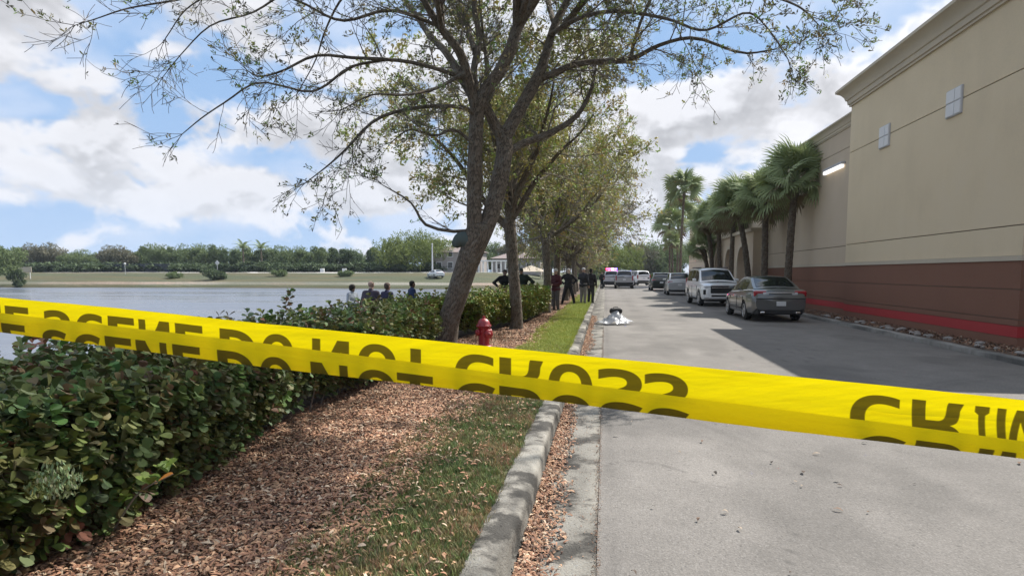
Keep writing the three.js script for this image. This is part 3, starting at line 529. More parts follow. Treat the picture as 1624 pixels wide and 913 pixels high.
const hedgeTint = (r, top, z) => {
  const a = r(), far = sstep(-8, -15, z);  // leaf colours rise with distance: sun on the far hedge is painted in
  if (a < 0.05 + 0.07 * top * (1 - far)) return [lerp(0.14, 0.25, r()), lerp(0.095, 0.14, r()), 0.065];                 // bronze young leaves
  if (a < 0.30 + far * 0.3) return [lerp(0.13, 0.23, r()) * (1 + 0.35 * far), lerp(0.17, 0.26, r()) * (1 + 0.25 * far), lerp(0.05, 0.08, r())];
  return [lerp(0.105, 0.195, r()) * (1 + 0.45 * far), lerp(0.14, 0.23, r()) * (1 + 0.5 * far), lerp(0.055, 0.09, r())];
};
{
  const hedge = base('clipped_hedge', [-3.6, 0.13, -12]); tag(hedge, 'long clipped hedge of round glossy leaves, left of the bark mulch', 'hedge');
  const r = rngOf(606), shoot = (seed, n, s) => {   // a leafy shoot, leaves in two loose ranks towards its tip
    const q = rngOf(seed), l = roundLeafGeo(0.062, 0.05), parts = [];
    for (let k = 0; k < n; k++) { const g = l.clone(), w = s * (0.75 + 0.5 * q()); g.scale(w, w, w); g.rotateX(-0.35 - 0.95 * (1 - k / n) - 0.3 * q()); g.rotateY(k * 2.4 + q() * 0.8); g.translate(0, 0.13 * k / n, 0); parts.push(g); }
    return mergeGeometries(parts);
  };
  const lists = [[], [], []];
  const place = (x, y, z, nx, ny, nz, top) => {
    const tilt = 0.35 + 0.5 * r(), d = V(nx, ny + 0.75, nz).normalize().addScaledVector(randDir(r), 0.45).normalize();
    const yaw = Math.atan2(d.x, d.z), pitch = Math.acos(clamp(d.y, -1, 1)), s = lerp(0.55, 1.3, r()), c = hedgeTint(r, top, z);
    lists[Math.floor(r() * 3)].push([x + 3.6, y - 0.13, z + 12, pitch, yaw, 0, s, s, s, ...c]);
  };
  const Z0 = 1.5, Z1 = -24.6;
  for (let k = 0; k < 30000; k++) {   // denser near the camera
    const z = lerp(Z0, Z1, Math.pow(r(), 1.35)), mid = hedgeMid(z), half = hedgeHalf(z), f = r();
    const gap = 0.2 * Math.pow(r(), 2);
    if (f < 0.40) { const t = r(), y = lerp(lerp(0.16, 0.22, sstep(-4, -7, z)), 1.0, Math.pow(t, 0.75)), bulge = 0.10 * Math.sin(t * 3) - 0.16 * Math.pow(1 - t, 2) * sstep(-3.5, -7, z); place(mid + half + bulge - gap - 0.08 + 0.2 * (fbm(z * 2.2, y * 2.2, 3, 405) - 0.5) + (r() < 0.06 ? 0.09 * r() : 0), y, z, 0.9, 0.2, 0, t > 0.85 ? 1 : 0); }
    else if (f < 0.86) { const x = mid + (r() * 2 - 1) * (half + 0.02); place(x, hedgeTop(x - mid - 3.6 + 3.6 - 3.6, z) - gap * 0.9 - 0.06, z, 0, 1, 0, 1); }
    else { const y = lerp(0.35, 1.1, r()); place(mid - half + gap, y, z, -0.9, 0.2, 0, 0); }
  }
  for (let k = 0; k < 900; k++) { const x = hedgeMid(Z1) + (r() * 2 - 1) * 0.6, y = lerp(0.25, 1.15, r()); place(x, y, Z1 - 0.1 * r() , 0, 0.2, -1, 0); }
  // unclipped shoots that stand above the top
  for (let k = 0; k < 260; k++) { const z = lerp(-1, Z1, Math.pow(r(), 1.3)), x = hedgeMid(z) + (r() * 2 - 1) * 0.55; place(x, 1.03 + 0.10 * r() + 0.04, z, 0, 1.2, 0, 1); }
  for (let k = 0; k < 9; k++) place(-4.22 + 0.03 * Math.sin(k * 2), 1.04 + k * 0.035, -8.35, 0, 2.5, 0, 1);
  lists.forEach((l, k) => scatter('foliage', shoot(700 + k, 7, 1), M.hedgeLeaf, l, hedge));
  // woody inside, and bare stems at its foot
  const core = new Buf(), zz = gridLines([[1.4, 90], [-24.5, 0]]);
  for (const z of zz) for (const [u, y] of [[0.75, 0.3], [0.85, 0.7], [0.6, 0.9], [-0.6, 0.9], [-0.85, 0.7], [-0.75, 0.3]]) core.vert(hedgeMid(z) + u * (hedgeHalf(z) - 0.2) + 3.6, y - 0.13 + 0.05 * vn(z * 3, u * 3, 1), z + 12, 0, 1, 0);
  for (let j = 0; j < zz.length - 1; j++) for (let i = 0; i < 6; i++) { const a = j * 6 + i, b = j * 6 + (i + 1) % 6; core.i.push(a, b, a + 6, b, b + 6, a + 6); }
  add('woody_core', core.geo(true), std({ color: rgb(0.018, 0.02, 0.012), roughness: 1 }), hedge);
  for (let k = 0; k < 60; k++) {
    const z = lerp(-1.8, -13, Math.pow(r(), 1.3)), x = hedgeMid(z) + hedgeHalf(z) * lerp(0.35, 0.75, r()), b = new Buf(), lx = 0.12 + 0.25 * r();
    const s = spline([[x - lx * 0.3 + 3.6, -0.02, z + 12, 0.009], [x + 3.6 + lx * 0.1, 0.25, z + 12 + 0.1 * (r() - 0.5), 0.008], [x + lx * 0.4 + 3.6, 0.5 + 0.2 * r(), z + 12 + 0.3 * (r() - 0.5), 0.005]], 0.08); b.tube(s.pts, s.radii, 5);
    add('stem', b.geo(), M.twigGrey, hedge);
  }
  // the nearest leaves, one by one
  const lg = [roundLeafGeo(0.066, 0.054), roundLeafGeo(0.058, 0.05), roundLeafGeo(0.072, 0.052)];
  const lm = [[0.06, 0.095, 0.035], [0.045, 0.075, 0.03], [0.1, 0.14, 0.04], [0.12, 0.07, 0.035], [0.16, 0.2, 0.05]].map((c) => { const m = M.hedgeLeaf.clone(); m.color = rgb(...c); return m; });
  for (let k = 0; k < 300; k++) {
    const z = lerp(-2.4, -5.2, r()), mid = hedgeMid(z), half = hedgeHalf(z), top = r() < 0.45; const x = top ? mid + (r() * 2 - 1) * half : mid + half + 0.0, y = top ? hedgeTop(x - mid - 3.6, z) + 0.02 : lerp(0.3, 1.1, r());
    const m = add('leaf', lg[k % 3], lm[Math.floor(r() * r() * 5)], hedge); m.position.set(x + 3.6, y - 0.13, z + 12); m.rotation.set(-0.3 - r() * 0.9, r() * 6.28, 0, 'YXZ');
  }
}
{ // one sprig of yellow-green and orange leaves at the hedge foot, and a pale lacy weed
  const r = rngOf(88), g = base('bright_sprig', [-2.58, 0.52, -3.45]); tag(g, 'low sprig of yellow-green leaves with one orange leaf, sticking out of the hedge foot', 'plant');
  const s = new Buf(); { const q = spline([[-0.3, -0.35, 0, 0.006], [-0.1, -0.1, 0.02, 0.005], [0.12, 0.02, 0.02, 0.003]], 0.05); s.tube(q.pts, q.radii, 5); } add('stem', s.geo(), M.twigGrey, g);
  const lg = roundLeafGeo(0.085, 0.06);
  const cols = [[0.2, 0.28, 0.05], [0.14, 0.22, 0.04], [0.26, 0.28, 0.07]].map((c) => { const m = M.hedgeLeaf.clone(); m.color = rgb(...c); return m; });
  const orange = M.hedgeLeaf.clone(); orange.color = rgb(0.6, 0.24, 0.05);
  for (let k = 0; k < 26; k++) { const m = add('leaf', lg, k === 9 ? orange : cols[k % 3], g); const t = r(); if (k === 9) m.userData.label = 'orange leaf'; if (k === 9) m.position.set(0.12, 0.02, 0.15); else m.position.set(lerp(-0.28, 0.14, t), lerp(-0.18, 0.05, t) + 0.08 * (r() - 0.5), 0.16 * (r() - 0.3)); m.rotation.set(-0.5 - r() * 0.8, r() * 6.28, 0, 'YXZ'); }
  const w = base('lacy_weed', [-2.68, 0.66, -2.85]); tag(w, 'pale grey-green lacy weed pushing through the hedge at the left edge', 'plant');
  const wl = []; for (let k = 0; k < 420; k++) { const d = randDir(r), q = Math.pow(r(), 0.5) * 0.13; wl.push([d.x * q, d.y * q * 0.7, d.z * q, (r() - 0.5) * 2, r() * 6.28, 0, 0.5, 0.5, 0.5, lerp(0.24, 0.34, r()), lerp(0.32, 0.42, r()), lerp(0.17, 0.22, r())]); }
  scatter('foliage', leafGeo(0.055, 0.022), M.hedgeLeaf, wl, w);
}
{ // low lily clump at the hedge end by the third tree
  const r = rngOf(95), g = base('strap_leaf_plant', [-2.55, 0.13, -24.6]); tag(g, 'low strap-leaved plant on the mulch by the thin dark tree', 'plant');
  const l = leafGeo(0.7, 0.045, 0.3, 0.7), list = []; for (let k = 0; k < 40; k++) { const s = lerp(0.6, 1, r()); list.push([(r() - 0.5) * 0.2, 0, (r() - 0.5) * 0.2, lerp(0.2, 1, r()), r() * 6.28, 0, s, s, s, 0.12, lerp(0.15, 0.22, r()), 0.08]); }
  scatter('foliage', l, M.blade, list, g);
}
{ // lawn blades
  const tuft = (seed, n, h) => { const q = rngOf(seed), parts = []; for (let k = 0; k < n; k++) { const g = leafGeo(h * (0.6 + 0.7 * q()), 0.006, 0.2, 0.5); g.rotateX(-0.2 + 0.9 * q()); g.rotateY(q() * 6.28); g.translate((q() - 0.5) * 0.06, 0, (q() - 0.5) * 0.06); parts.push(g); } return mergeGeometries(parts); };
  const r = rngOf(313), near = [], far = [];
  const blade = (x, z, near) => { const dry = fbm(x * 2.5, z * 2.5, 3, 501), a = r(), sun = 1; const d = sstep(0.42, 0.7, dry * 0.65 + a * 0.4); return [lerp(0.185, 0.40, d) * lerp(0.75, 1.25, r()), lerp(0.225, 0.32, d) * lerp(0.75, 1.2, r()), lerp(0.085, 0.17, d)]; };
  const put = (list, z, n) => { const e = edgeX(z), x = lerp(e - 0.12, -0.73, Math.pow(r(), 0.9)), thin = fbm(x * 3.2, z * 3.2, 3, 502); if (thin < 0.40 && r() < 0.7) return; if (x < e + 0.18 && r() < 0.55) return; const s = lerp(0.6, 1.15, r()); list.push([x, 0.138, z, (r() - 0.5) * 0.5, r() * 6.28, (r() - 0.5) * 0.5, s, s * lerp(0.6, 1.1, r()), s, ...blade(x, z)]); };
  for (let k = 0; k < 26000; k++) put(near, lerp(-1.5, -14, Math.pow(r(), 1.5)));
  for (let k = 0; k < 22000; k++) put(far, lerp(-12, -46, Math.pow(r(), 1.4)));
  const g1 = scatter('lawn_grass', mergeGeometries([tuft(1, 9, 0.055)]), M.blade, near), g2 = scatter('lawn_grass', tuft(2, 10, 0.07), M.blade, far.map((a) => { const b = a.slice(); b[6] *= 1.5; b[8] *= 1.5; b[9] = lerp(b[9], 0.40, 0.7); b[10] = lerp(b[10], 0.46, 0.75); b[11] = 0.09; return b; }));
  tag(g1, 'sparse lawn grass mixed with dead leaves beside the near kerb', 'grass'); tag(g2, 'greener sunlit lawn strip beyond the yellow tape', 'grass');
}
{ // leaf litter: bark mulch, gutter drift, sprinkle on lawn and joint
  const chip = (len, wid, curl) => { const b = new Buf(); for (let k = 0; k <= 3; k++) { const t = k / 3, w = [0.25, 1, 0.85, 0.1][k] * wid / 2, y = curl * Math.sin(t * 3.14); b.vert(-w, y + w * 0.5, (t - 0.5) * len, 0, 1, 0); b.vert(w, y + w * 0.4, (t - 0.5) * len, 0, 1, 0); } for (let k = 0; k < 3; k++) b.i.push(k * 2, k * 2 + 1, k * 2 + 2, k * 2 + 1, k * 2 + 3, k * 2 + 2); return b.geo(true); };
  const r = rngOf(919);
  const tone = (v) => { const a = r(); return a < 0.22 ? [0.17 * v, 0.095 * v, 0.065 * v] : a < 0.62 ? [0.34 * v, 0.175 * v, 0.105 * v] : a < 0.9 ? [0.46 * v, 0.28 * v, 0.17 * v] : [0.58 * v, 0.44 * v, 0.31 * v]; };
  const mk = (x, y, z, s, v) => [x, y, z, (r() - 0.5) * 1.1, r() * 6.28, (r() - 0.5) * 1.1, s * lerp(0.45, 1.25, r() * r() + 0.2), s, s * lerp(0.5, 1.5, r()), ...tone(v * lerp(0.75, 1.2, r()))];
  const mulch = [], gutter = [], sprinkle = [];
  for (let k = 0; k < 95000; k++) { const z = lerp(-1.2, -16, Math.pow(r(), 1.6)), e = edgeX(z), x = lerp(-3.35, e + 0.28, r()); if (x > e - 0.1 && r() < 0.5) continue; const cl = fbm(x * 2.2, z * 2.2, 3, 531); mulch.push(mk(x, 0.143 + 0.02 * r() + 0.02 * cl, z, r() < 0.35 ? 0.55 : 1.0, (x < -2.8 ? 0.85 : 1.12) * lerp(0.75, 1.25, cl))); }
  for (let k = 0; k < 14000; k++) { const z = lerp(-15, -45, Math.pow(r(), 1.5)), e = edgeX(z), x = lerp(-3.3 + 0.9 * sstep(-15, -22, z), e + 0.15, r()); mulch.push(mk(x, 0.15, z, 1.6, 0.85)); }
  const drift = (z) => 0.25 * (0.75 + 0.6 * (fbm(z * 0.8, 6.6, 3, 521) - 0.5) * 2);
  for (let k = 0; k < 15000; k++) { const z = lerp(-1.2, -26, Math.pow(r(), 1.7)), t = r() * r() * 1.15; const x = -0.485 + t * drift(z) * 1.05; gutter.push(mk(x, 0.004 + 0.035 * (1 - t) * r(), z, 0.82, 0.95)); }
  for (let k = 0; k < 2600; k++) { const z = lerp(-1.2, -14, Math.pow(r(), 1.6)); sprinkle.push(mk(lerp(edgeX(z), -0.76, Math.pow(r(), 1.3)), 0.165 + 0.02 * r(), z, 0.9, 1.1)); }
  for (let k = 0; k < 2600; k++) { const z = lerp(-1.2, -20, Math.pow(r(), 1.4)); sprinkle.push(mk(-0.035 + 0.035 * (r() + r() - 1), 0.012, z, 0.32, 0.45)); }
  for (let k = 0; k < 500; k++) { const z = lerp(-1.4, -16, Math.pow(r(), 1.4)); sprinkle.push(mk(lerp(-0.3, -0.05, r()), 0.01, z, 0.35, 0.7)); }
  tag(scatter('bark_mulch', chip(0.052, 0.02, 0.006), M.litter, mulch), 'brown bark mulch and dead leaves between hedge and lawn strip', 'mulch');
  tag(scatter('gutter_leaves', chip(0.048, 0.024, 0.008), M.litter, gutter), 'drift of brown dead leaves lying in the gutter along the kerb', 'leaves');
  tag(scatter('leaf_sprinkle', chip(0.05, 0.02, 0.008), M.litter, sprinkle), 'dead leaves sprinkled over the grass and the gutter edge', 'leaves');
  const bed = []; for (let k = 0; k < 4200; k++) { const z = lerp(-8, -45, Math.pow(r(), 1.2)); bed.push(mk(lerp(7.78, 8.58, r()), 0.13 + 0.02 * r(), z, 1.5, 0.55)); }
  tag(scatter('bed_litter', chip(0.055, 0.03, 0.008), M.litter, bed), 'dark leaf litter in the bed at the foot of the brown wall', 'leaves');
  // single leaves out on the asphalt
  const lg = chip(0.06, 0.03, 0.01), mats = [[0.2, 0.13, 0.09], [0.09, 0.065, 0.05], [0.36, 0.29, 0.22], [0.06, 0.05, 0.04]].map((c) => std({ color: rgb(...c), side: THREE.DoubleSide }));
  for (let k = 0; k < 70; k++) {
    const z = lerp(-2.6, -9, Math.pow(r(), 1.2)), x = lerp(0.1, 4.6, r()), m = add('fallen_leaf', lg, mats[Math.floor(r() * 4)]); const s = lerp(0.45, 1.0, r());
    m.position.set(x, 0.02, z); m.rotation.set((r() - 0.5) * 0.5, r() * 6.28, (r() - 0.5) * 0.6, 'YXZ'); m.scale.set(s, s, s * lerp(0.7, 1.3, r()));
    tag(m, 'single curled dead leaf lying on the bare grey asphalt in front', 'leaf', 'dead leaves strewn on the asphalt');
  }
  // twigs and stones in the wall bed
  const sg = new THREE.IcosahedronGeometry(0.08, 1); { const p = sg.attributes.position; for (let i = 0; i < p.count; i++) { const k = 0.75 + 0.5 * vn(p.getX(i) * 20 + 5, p.getY(i) * 20 + p.getZ(i) * 9 + 5, 3); p.setXYZ(i, p.getX(i) * k, p.getY(i) * k * 0.6, p.getZ(i) * k); } sg.computeVertexNormals(); }
  const sm = std({ color: rgb(0.3, 0.28, 0.26) });
  for (let k = 0; k < 34; k++) { const z = lerp(-13, -27, r()), m = add('stone', sg, sm); m.position.set(lerp(7.8, 8.35, r() * r()), 0.15, z); m.rotation.y = r() * 6; m.scale.setScalar(lerp(0.5, 1.3, r())); tag(m, 'grey stone lying in the bed between right kerb and brown wall', 'stone', 'stones in the bed by the wall'); }
}
// ---------------------------------------------------------------- palms
M.frond = new THREE.MeshPhysicalMaterial({ color: rgb(0.32, 0.38, 0.19), roughness: 0.6, transmission: 0.3, thickness: 0, specularIntensity: 0.25 });
M.frondDry = std({ color: rgb(0.22, 0.17, 0.10) });
M.palmBark = std({ map: T.bark, bumpMap: T.barkB, bumpScale: 0.02, color: rgb(0.85, 0.8, 0.78) });
function fanFrond(seed, pet, rad, n, arc, droop) {   // petiole along +z, then a fan of folded leaflets with hanging tips
  const r = rngOf(seed), b = new Buf();
  b.tube([V(0, 0, 0), V(0, pet * 0.12, pet * 0.5), V(0, pet * 0.1, pet)], [0.022, 0.016, 0.012], 5, false);
  for (let k = 0; k < n; k++) {
    const a = lerp(-arc / 2, arc / 2, k / (n - 1)), L = rad * (0.72 + 0.28 * Math.cos(a * 0.7)) * (0.88 + 0.24 * r()), w = rad * arc / n * 0.36, lift = (k % 2 ? 0.03 : -0.03) * rad, start = b.count;
    for (let q = 0; q <= 4; q++) {
      const t = q / 4, len = L * t, x = Math.sin(a) * len, z = pet + Math.cos(a) * len * (1 - 0.1 * t), y = pet * 0.1 - droop * rad * t * t * (0.5 + 0.8 * Math.abs(a) / arc * 2) - (q === 4 ? 0.12 * rad * r() : 0) + lift * Math.sin(t * 3), ww = w * [0.15, 0.8, 1, 0.55, 0.05][q];
      const px = Math.cos(a), pz = -Math.sin(a);
      b.vert(x - px * ww, y, z - pz * ww, 0, 1, 0); b.vert(x, y + ww * 0.5, z, 0, 1, 0); b.vert(x + px * ww, y, z + pz * ww, 0, 1, 0);
    }
    for (let q = 0; q < 4; q++) { const s = start + q * 3; b.i.push(s, s + 1, s + 3, s + 1, s + 4, s + 3, s + 1, s + 2, s + 4, s + 2, s + 5, s + 4); }
  }
  return b.geo(true);
}
const FRONDS = [0, 1, 2].map((k) => fanFrond(900 + k, 0.75, 0.85, 28, 3.9, 0.16 + 0.14 * k)), WFRONDS = [0, 1].map((k) => fanFrond(930 + k, 0.75, 0.75, 20, 4.1, 0.28 + 0.12 * k));
function palm(x, z, h, lean, n, seed, label, o = {}) {
  const r = rngOf(seed), g = base(o.tall ? 'fan_palm' : 'cabbage_palm', [x, 0.1, z]); tag(g, label, 'palm tree', o.group);
  const b = new Buf(), s = spline([[0, -0.1, 0, (o.r ?? 0.16) * 1.25], [lean[0] * 0.15, h * 0.3, lean[1] * 0.15, o.r ?? 0.16], [lean[0] * 0.55, h * 0.7, lean[1] * 0.55, (o.r ?? 0.16) * 0.95], [lean[0], h, lean[1], (o.r ?? 0.16) * 0.9]], 0.1);
  for (let k = 0; k < s.radii.length; k++) s.radii[k] *= 1 + 0.06 * Math.sin(k * 2.1) + (k > s.radii.length - 9 ? 0.35 : 0);
  b.tube(s.pts, s.radii, 12, true, 0.12, seed); add('trunk', b.geo(), M.palmBark, g);
  const F = o.tall ? WFRONDS : FRONDS, top = s.pts.at(-1);
  for (let k = 0; k < n; k++) {
    const t = (k + 0.5) / n, el = lerp(1.45, -0.5, Math.pow(t, 1.0)) + 0.5 * (r() - 0.5), m = add('frond', F[k % F.length], t > 0.93 ? M.frondDry : M.frond, g), sc = (o.s ?? 1) * lerp(0.8, 1.1, r());
    m.position.set(top.x, top.y + 0.15 * (1 - t), top.z); m.rotation.set(-el, k * 2.39996 + 0.3 * r(), 2.0 * (r() - 0.5), 'YXZ'); m.scale.setScalar(sc);
  }
  return g;
}
palm(8.05, -31.0, 5.55, [0.2, 0], 46, 1, 'straight cabbage palm against the tan wall, nearest the grey sedan', { s: 1.22 });
palm(8.0, -35.1, 5.1, [-0.1, 0.2], 44, 2, 'cabbage palm just left of the nearest palm, trunk in front of the wall', { s: 1.22 });
palm(7.95, -38.2, 5.2, [-0.75, -0.3], 42, 3, 'cabbage palm leaning to the left, in front of the arch', { s: 1.22 });
palm(8.0, -44.2, 5.1, [0.1, 0], 42, 4, 'cabbage palm behind the white sport utility, left of the arch', { s: 1.22 });
palm(8.0, -48.3, 5.4, [-0.2, 0], 42, 5, 'cabbage palm whose crown stands left of the arcade, above the white sport utility roof', { s: 1.22 });
palm(7.9, -52.0, 3.3, [-0.55, 0], 28, 6, 'short cabbage palm with the lowest crown, before the far wall', { s: 1.1 });
palm(7.8, -50.0, 5.0, [-0.5, 0.4], 28, 9, 'cabbage palm with a drooping crown leaning left over the drive', { s: 1.15 });
palm(8.7, -80, 10.9, [0.3, 0], 34, 7, 'tallest slim fan palm beyond the end of the store', { tall: 1, r: 0.15, s: 2.0 });
palm(7.9, -84, 7.2, [-0.1, 0], 28, 8, 'left-hand slim fan palm beyond the store, with the lowest top', { tall: 1, r: 0.12, s: 1.85 });
palm(9.2, -88, 9.0, [0.1, 0], 28, 10, 'slim fan palm standing between the other two beyond the store', { tall: 1, r: 0.12, s: 1.9 });
palm(8.0, -81, 5.0, [-0.2, 0], 22, 12, 'young fan palm with ragged fronds at the foot of the tallest one', { tall: 1, r: 0.1, s: 1.2 });
// ---------------------------------------------------------------- vehicles (front looks towards -z before they are turned)
M.glass = new THREE.MeshPhysicalMaterial({ color: rgb(0.012, 0.014, 0.016), roughness: 0.04, specularIntensity: 1, ior: 1.52, side: THREE.DoubleSide });
M.tyre = std({ color: rgb(0.02, 0.02, 0.02), roughness: 0.85 });
M.rim = std({ color: rgb(0.45, 0.45, 0.46), metalness: 0.8, roughness: 0.32 });
M.black = std({ color: rgb(0.015, 0.015, 0.016), roughness: 0.55 });
M.chrome = std({ color: rgb(0.7, 0.7, 0.7), metalness: 1, roughness: 0.18 });
M.tail = new THREE.MeshPhysicalMaterial({ color: rgb(0.32, 0.01, 0.02), roughness: 0.18, clearcoat: 1, clearcoatRoughness: 0.05 });
M.lampGlass = new THREE.MeshPhysicalMaterial({ color: rgb(0.55, 0.57, 0.6), roughness: 0.12, clearcoat: 1, clearcoatRoughness: 0.04 });
M.plate = std({ color: rgb(0.62, 0.63, 0.64), roughness: 0.5 });
const paint = (r, g, b, metal = 0.35) => new THREE.MeshPhysicalMaterial({ color: rgb(r, g, b), metalness: metal, roughness: 0.34, clearcoat: 1, clearcoatRoughness: 0.06 });
function curveAt(pts, x) { if (x <= pts[0][0]) return pts[0][1]; for (let k = 0; k < pts.length - 1; k++) if (x <= pts[k + 1][0]) { const t = (x - pts[k][0]) / (pts[k + 1][0] - pts[k][0]), s = t * t * (3 - 2 * t); return lerp(pts[k][1], pts[k + 1][1], lerp(t, s, 0.6)); } return pts.at(-1)[1]; }
const evaluator = new Evaluator(); evaluator.useGroups = false; evaluator.attributes = ['position', 'normal'];
function car(name, label, s) {
  const g = base(name, [0, 0, 0]); tag(g, label, s.category ?? 'car', s.group);
  const L = s.L, hw = s.W / 2, N = 46, b = new Buf(), zA = -L / 2;
  const half = (z, t, bt) => { const w = hw * curveAt(s.plan, z); return [[0, bt], [w * 0.8, bt], [w * 0.95, bt + 0.05], [w * 0.995, bt + 0.18], [w * 1.005, lerp(bt, t, 0.55)], [w * 0.985, t - 0.13], [w * 0.955, t - 0.045], [w * 0.88, t - 0.008], [w * 0.5, t + 0.012], [0, t + 0.018]]; };
  let ringN = 0;
  for (let k = 0; k <= N; k++) {
    const u = k / N, z = zA + L * (0.5 - 0.5 * Math.cos(u * Math.PI)) * 1, h = half(z, curveAt(s.top, z), curveAt(s.bottom, z)), ring = [...h, ...h.slice(1, -1).reverse().map(([x, y]) => [-x, y])];
    ringN = ring.length; for (const [x, y] of ring) b.vert(x, y, z, 0, 1, 0);
  }
  for (let k = 0; k < N; k++) for (let q = 0; q < ringN; q++) { const a = k * ringN + q, c = k * ringN + (q + 1) % ringN; b.i.push(a, c, a + ringN, c, c + ringN, a + ringN); }
  for (const k of [0, N]) { const z = zA + L * k / N, c = b.vert(0, (curveAt(s.top, z) + curveAt(s.bottom, z)) / 2, z, 0, 0, k ? 1 : -1); for (let q = 0; q < ringN; q++) { const a = k * ringN + q, d = k * ringN + (q + 1) % ringN; k ? b.i.push(a, d, c) : b.i.push(d, a, c); } }
  let bg = b.geo(true);
  { let br = new Brush(bg); br.updateMatrixWorld();
    for (const z of [s.front, s.rear]) { const cut = new Brush(new THREE.CylinderGeometry(s.wheel + 0.055, s.wheel + 0.055, s.W + 0.4, 30).rotateZ(Math.PI / 2)); cut.position.set(0, s.wheel, z); cut.updateMatrixWorld(); br = evaluator.evaluate(br, cut, SUBTRACTION); }
    bg = br.geometry; bg.deleteAttribute('uv'); }
  add('body', toCreasedNormals(bg, 0.6), s.paint, g);
  add('underbody', rbox(s.W * 0.74, 0.34, L * 0.9, 0.05, 0, 0.42, 0), M.black, g);
  // cabin: a roof profile swept across, sides leaning in
  const P = new THREE.CatmullRomCurve3(s.cabin.map(([z, y]) => V(0, y, z)), false, 'centripetal').getPoints(48), yb = Math.min(s.cabin[0][1], s.cabin.at(-1)[1]) - 0.03, yr = Math.max(...s.cabin.map((c) => c[1]));
  const wAt = (y, z) => lerp(hw * s.belt, hw * s.roof, clamp((y - yb) / (yr - yb))) * lerp(1, curveAt(s.plan, z), 0.8);
  const surf = (k, v, out = 0) => { const i = clamp(k, 0, 48), a = Math.min(47, Math.floor(i)), f = i - a, p = P[a].clone().lerp(P[a + 1], f), t = P[Math.min(48, a + 1)].clone().sub(P[a]).normalize(); const w = wAt(p.y, p.z); return V(v * w, p.y + s.crown * (1 - v * v) * 0.9 + out * Math.abs(t.z), p.z - out * Math.abs(t.y) * Math.sign(-t.y * t.z) * Math.sign(t.z) * -1 * (t.z > 0 ? 1 : -1)); };
  const cb = new Buf(), VN = 12;
  for (let k = 0; k <= 48; k++) for (let q = 0; q <= VN; q++) { const v = q / VN * 2 - 1, p = surf(k, v); cb.vert(p.x, p.y, p.z, 0, 1, 0); }
  for (let k = 0; k < 48; k++) for (let q = 0; q < VN; q++) { const a = k * (VN + 1) + q; cb.i.push(a, a + 1, a + VN + 1, a + 1, a + VN + 2, a + VN + 1); }
  for (const sd of [-1, 1]) { const st = cb.count; for (let k = 0; k <= 48; k++) for (let q = 0; q <= 6; q++) { const y = lerp(yb, P[k].y, q / 6); cb.vert(sd * wAt(y, P[k].z), y, P[k].z, sd, 0, 0); } for (let k = 0; k < 48; k++) for (let q = 0; q < 6; q++) { const a = st + k * 7 + q; sd > 0 ? cb.i.push(a, a + 1, a + 7, a + 1, a + 8, a + 7) : cb.i.push(a, a + 7, a + 1, a + 1, a + 7, a + 8); } }
  add('cabin', toCreasedNormals(cb.geo(true), 0.7), s.paint, g);
  const patch = (name, f, nu, nv, m) => { const w = new Buf(); for (let i = 0; i <= nu; i++) for (let j = 0; j <= nv; j++) { const p = f(i / nu, j / nv); w.vert(p.x, p.y, p.z, 0, 1, 0); } for (let i = 0; i < nu; i++) for (let j = 0; j < nv; j++) { const a = i * (nv + 1) + j; w.i.push(a, a + 1, a + nv + 1, a + 1, a + nv + 2, a + nv + 1); } return add(name, w.geo(true), m, g); };
  const kAt = (z) => { let k = 0; while (k < 48 && P[k].z < z) k++; return k ? k - 1 + (z - P[k - 1].z) / (P[k].z - P[k - 1].z) : 0; };
  const glassAt = (name, z0, z1, vv) => patch(name, (u, v) => { const k = lerp(kAt(z0), kAt(z1), u), p = surf(k, lerp(-vv, vv, v)), e = 0.012; const i = Math.min(47, Math.floor(k)), t = P[i + 1].clone().sub(P[i]).normalize(); return V(p.x, p.y + t.z * e, p.z - t.y * e); }, 10, 8, M.glass);
  glassAt('windshield', s.ws[0], s.ws[1], 0.9); glassAt('rear_window', s.rw[0], s.rw[1], 0.86);
  for (const sd of [-1, 1]) for (const [z0, z1] of s.sides) patch('side_window', (u, v) => { const z = lerp(z0, z1, u), k = clamp(kAt(z), 0, 47.9), i = Math.floor(k), yt = lerp(P[i].y, P[i + 1].y, k - i) - 0.075, y0 = yb + 0.09, y = lerp(y0, Math.max(y0 + 0.01, yt), v); return V(sd * (wAt(y, z) + 0.009), y, z); }, 12, 4, M.glass);
  // wheels
  for (const z of [s.front, s.rear]) for (const sd of [-1, 1]) {
    const w = new THREE.Group(); w.name = 'wheel'; w.position.set(sd * (hw - 0.13), s.wheel, z); g.add(w);
    const lp = [[s.wheel * 0.66, -0.11], [s.wheel * 0.9, -0.115], [s.wheel * 0.985, -0.08], [s.wheel, 0], [s.wheel * 0.985, 0.08], [s.wheel * 0.9, 0.115], [s.wheel * 0.66, 0.11]].map(([r, y]) => new THREE.Vector2(r, y));
    add('tyre', new THREE.LatheGeometry(lp, 28).rotateZ(Math.PI / 2), M.tyre, w);
    const parts = [new THREE.CylinderGeometry(s.wheel * 0.2, s.wheel * 0.2, 0.05, 14).rotateZ(Math.PI / 2).translate(sd * 0.085, 0, 0), new THREE.TorusGeometry(s.wheel * 0.66, 0.018, 8, 28).rotateY(Math.PI / 2).translate(sd * 0.1, 0, 0)];
    for (let k = 0; k < 5; k++) parts.push(rbox(0.03, s.wheel * 0.55, s.wheel * 0.2, 0.012, 0, s.wheel * 0.4, 0).rotateX(k * 1.2566).translate(sd * 0.09, 0, 0));
    parts.push(new THREE.CylinderGeometry(s.wheel * 0.66, s.wheel * 0.66, 0.02, 28).rotateZ(Math.PI / 2).translate(sd * 0.03, 0, 0));
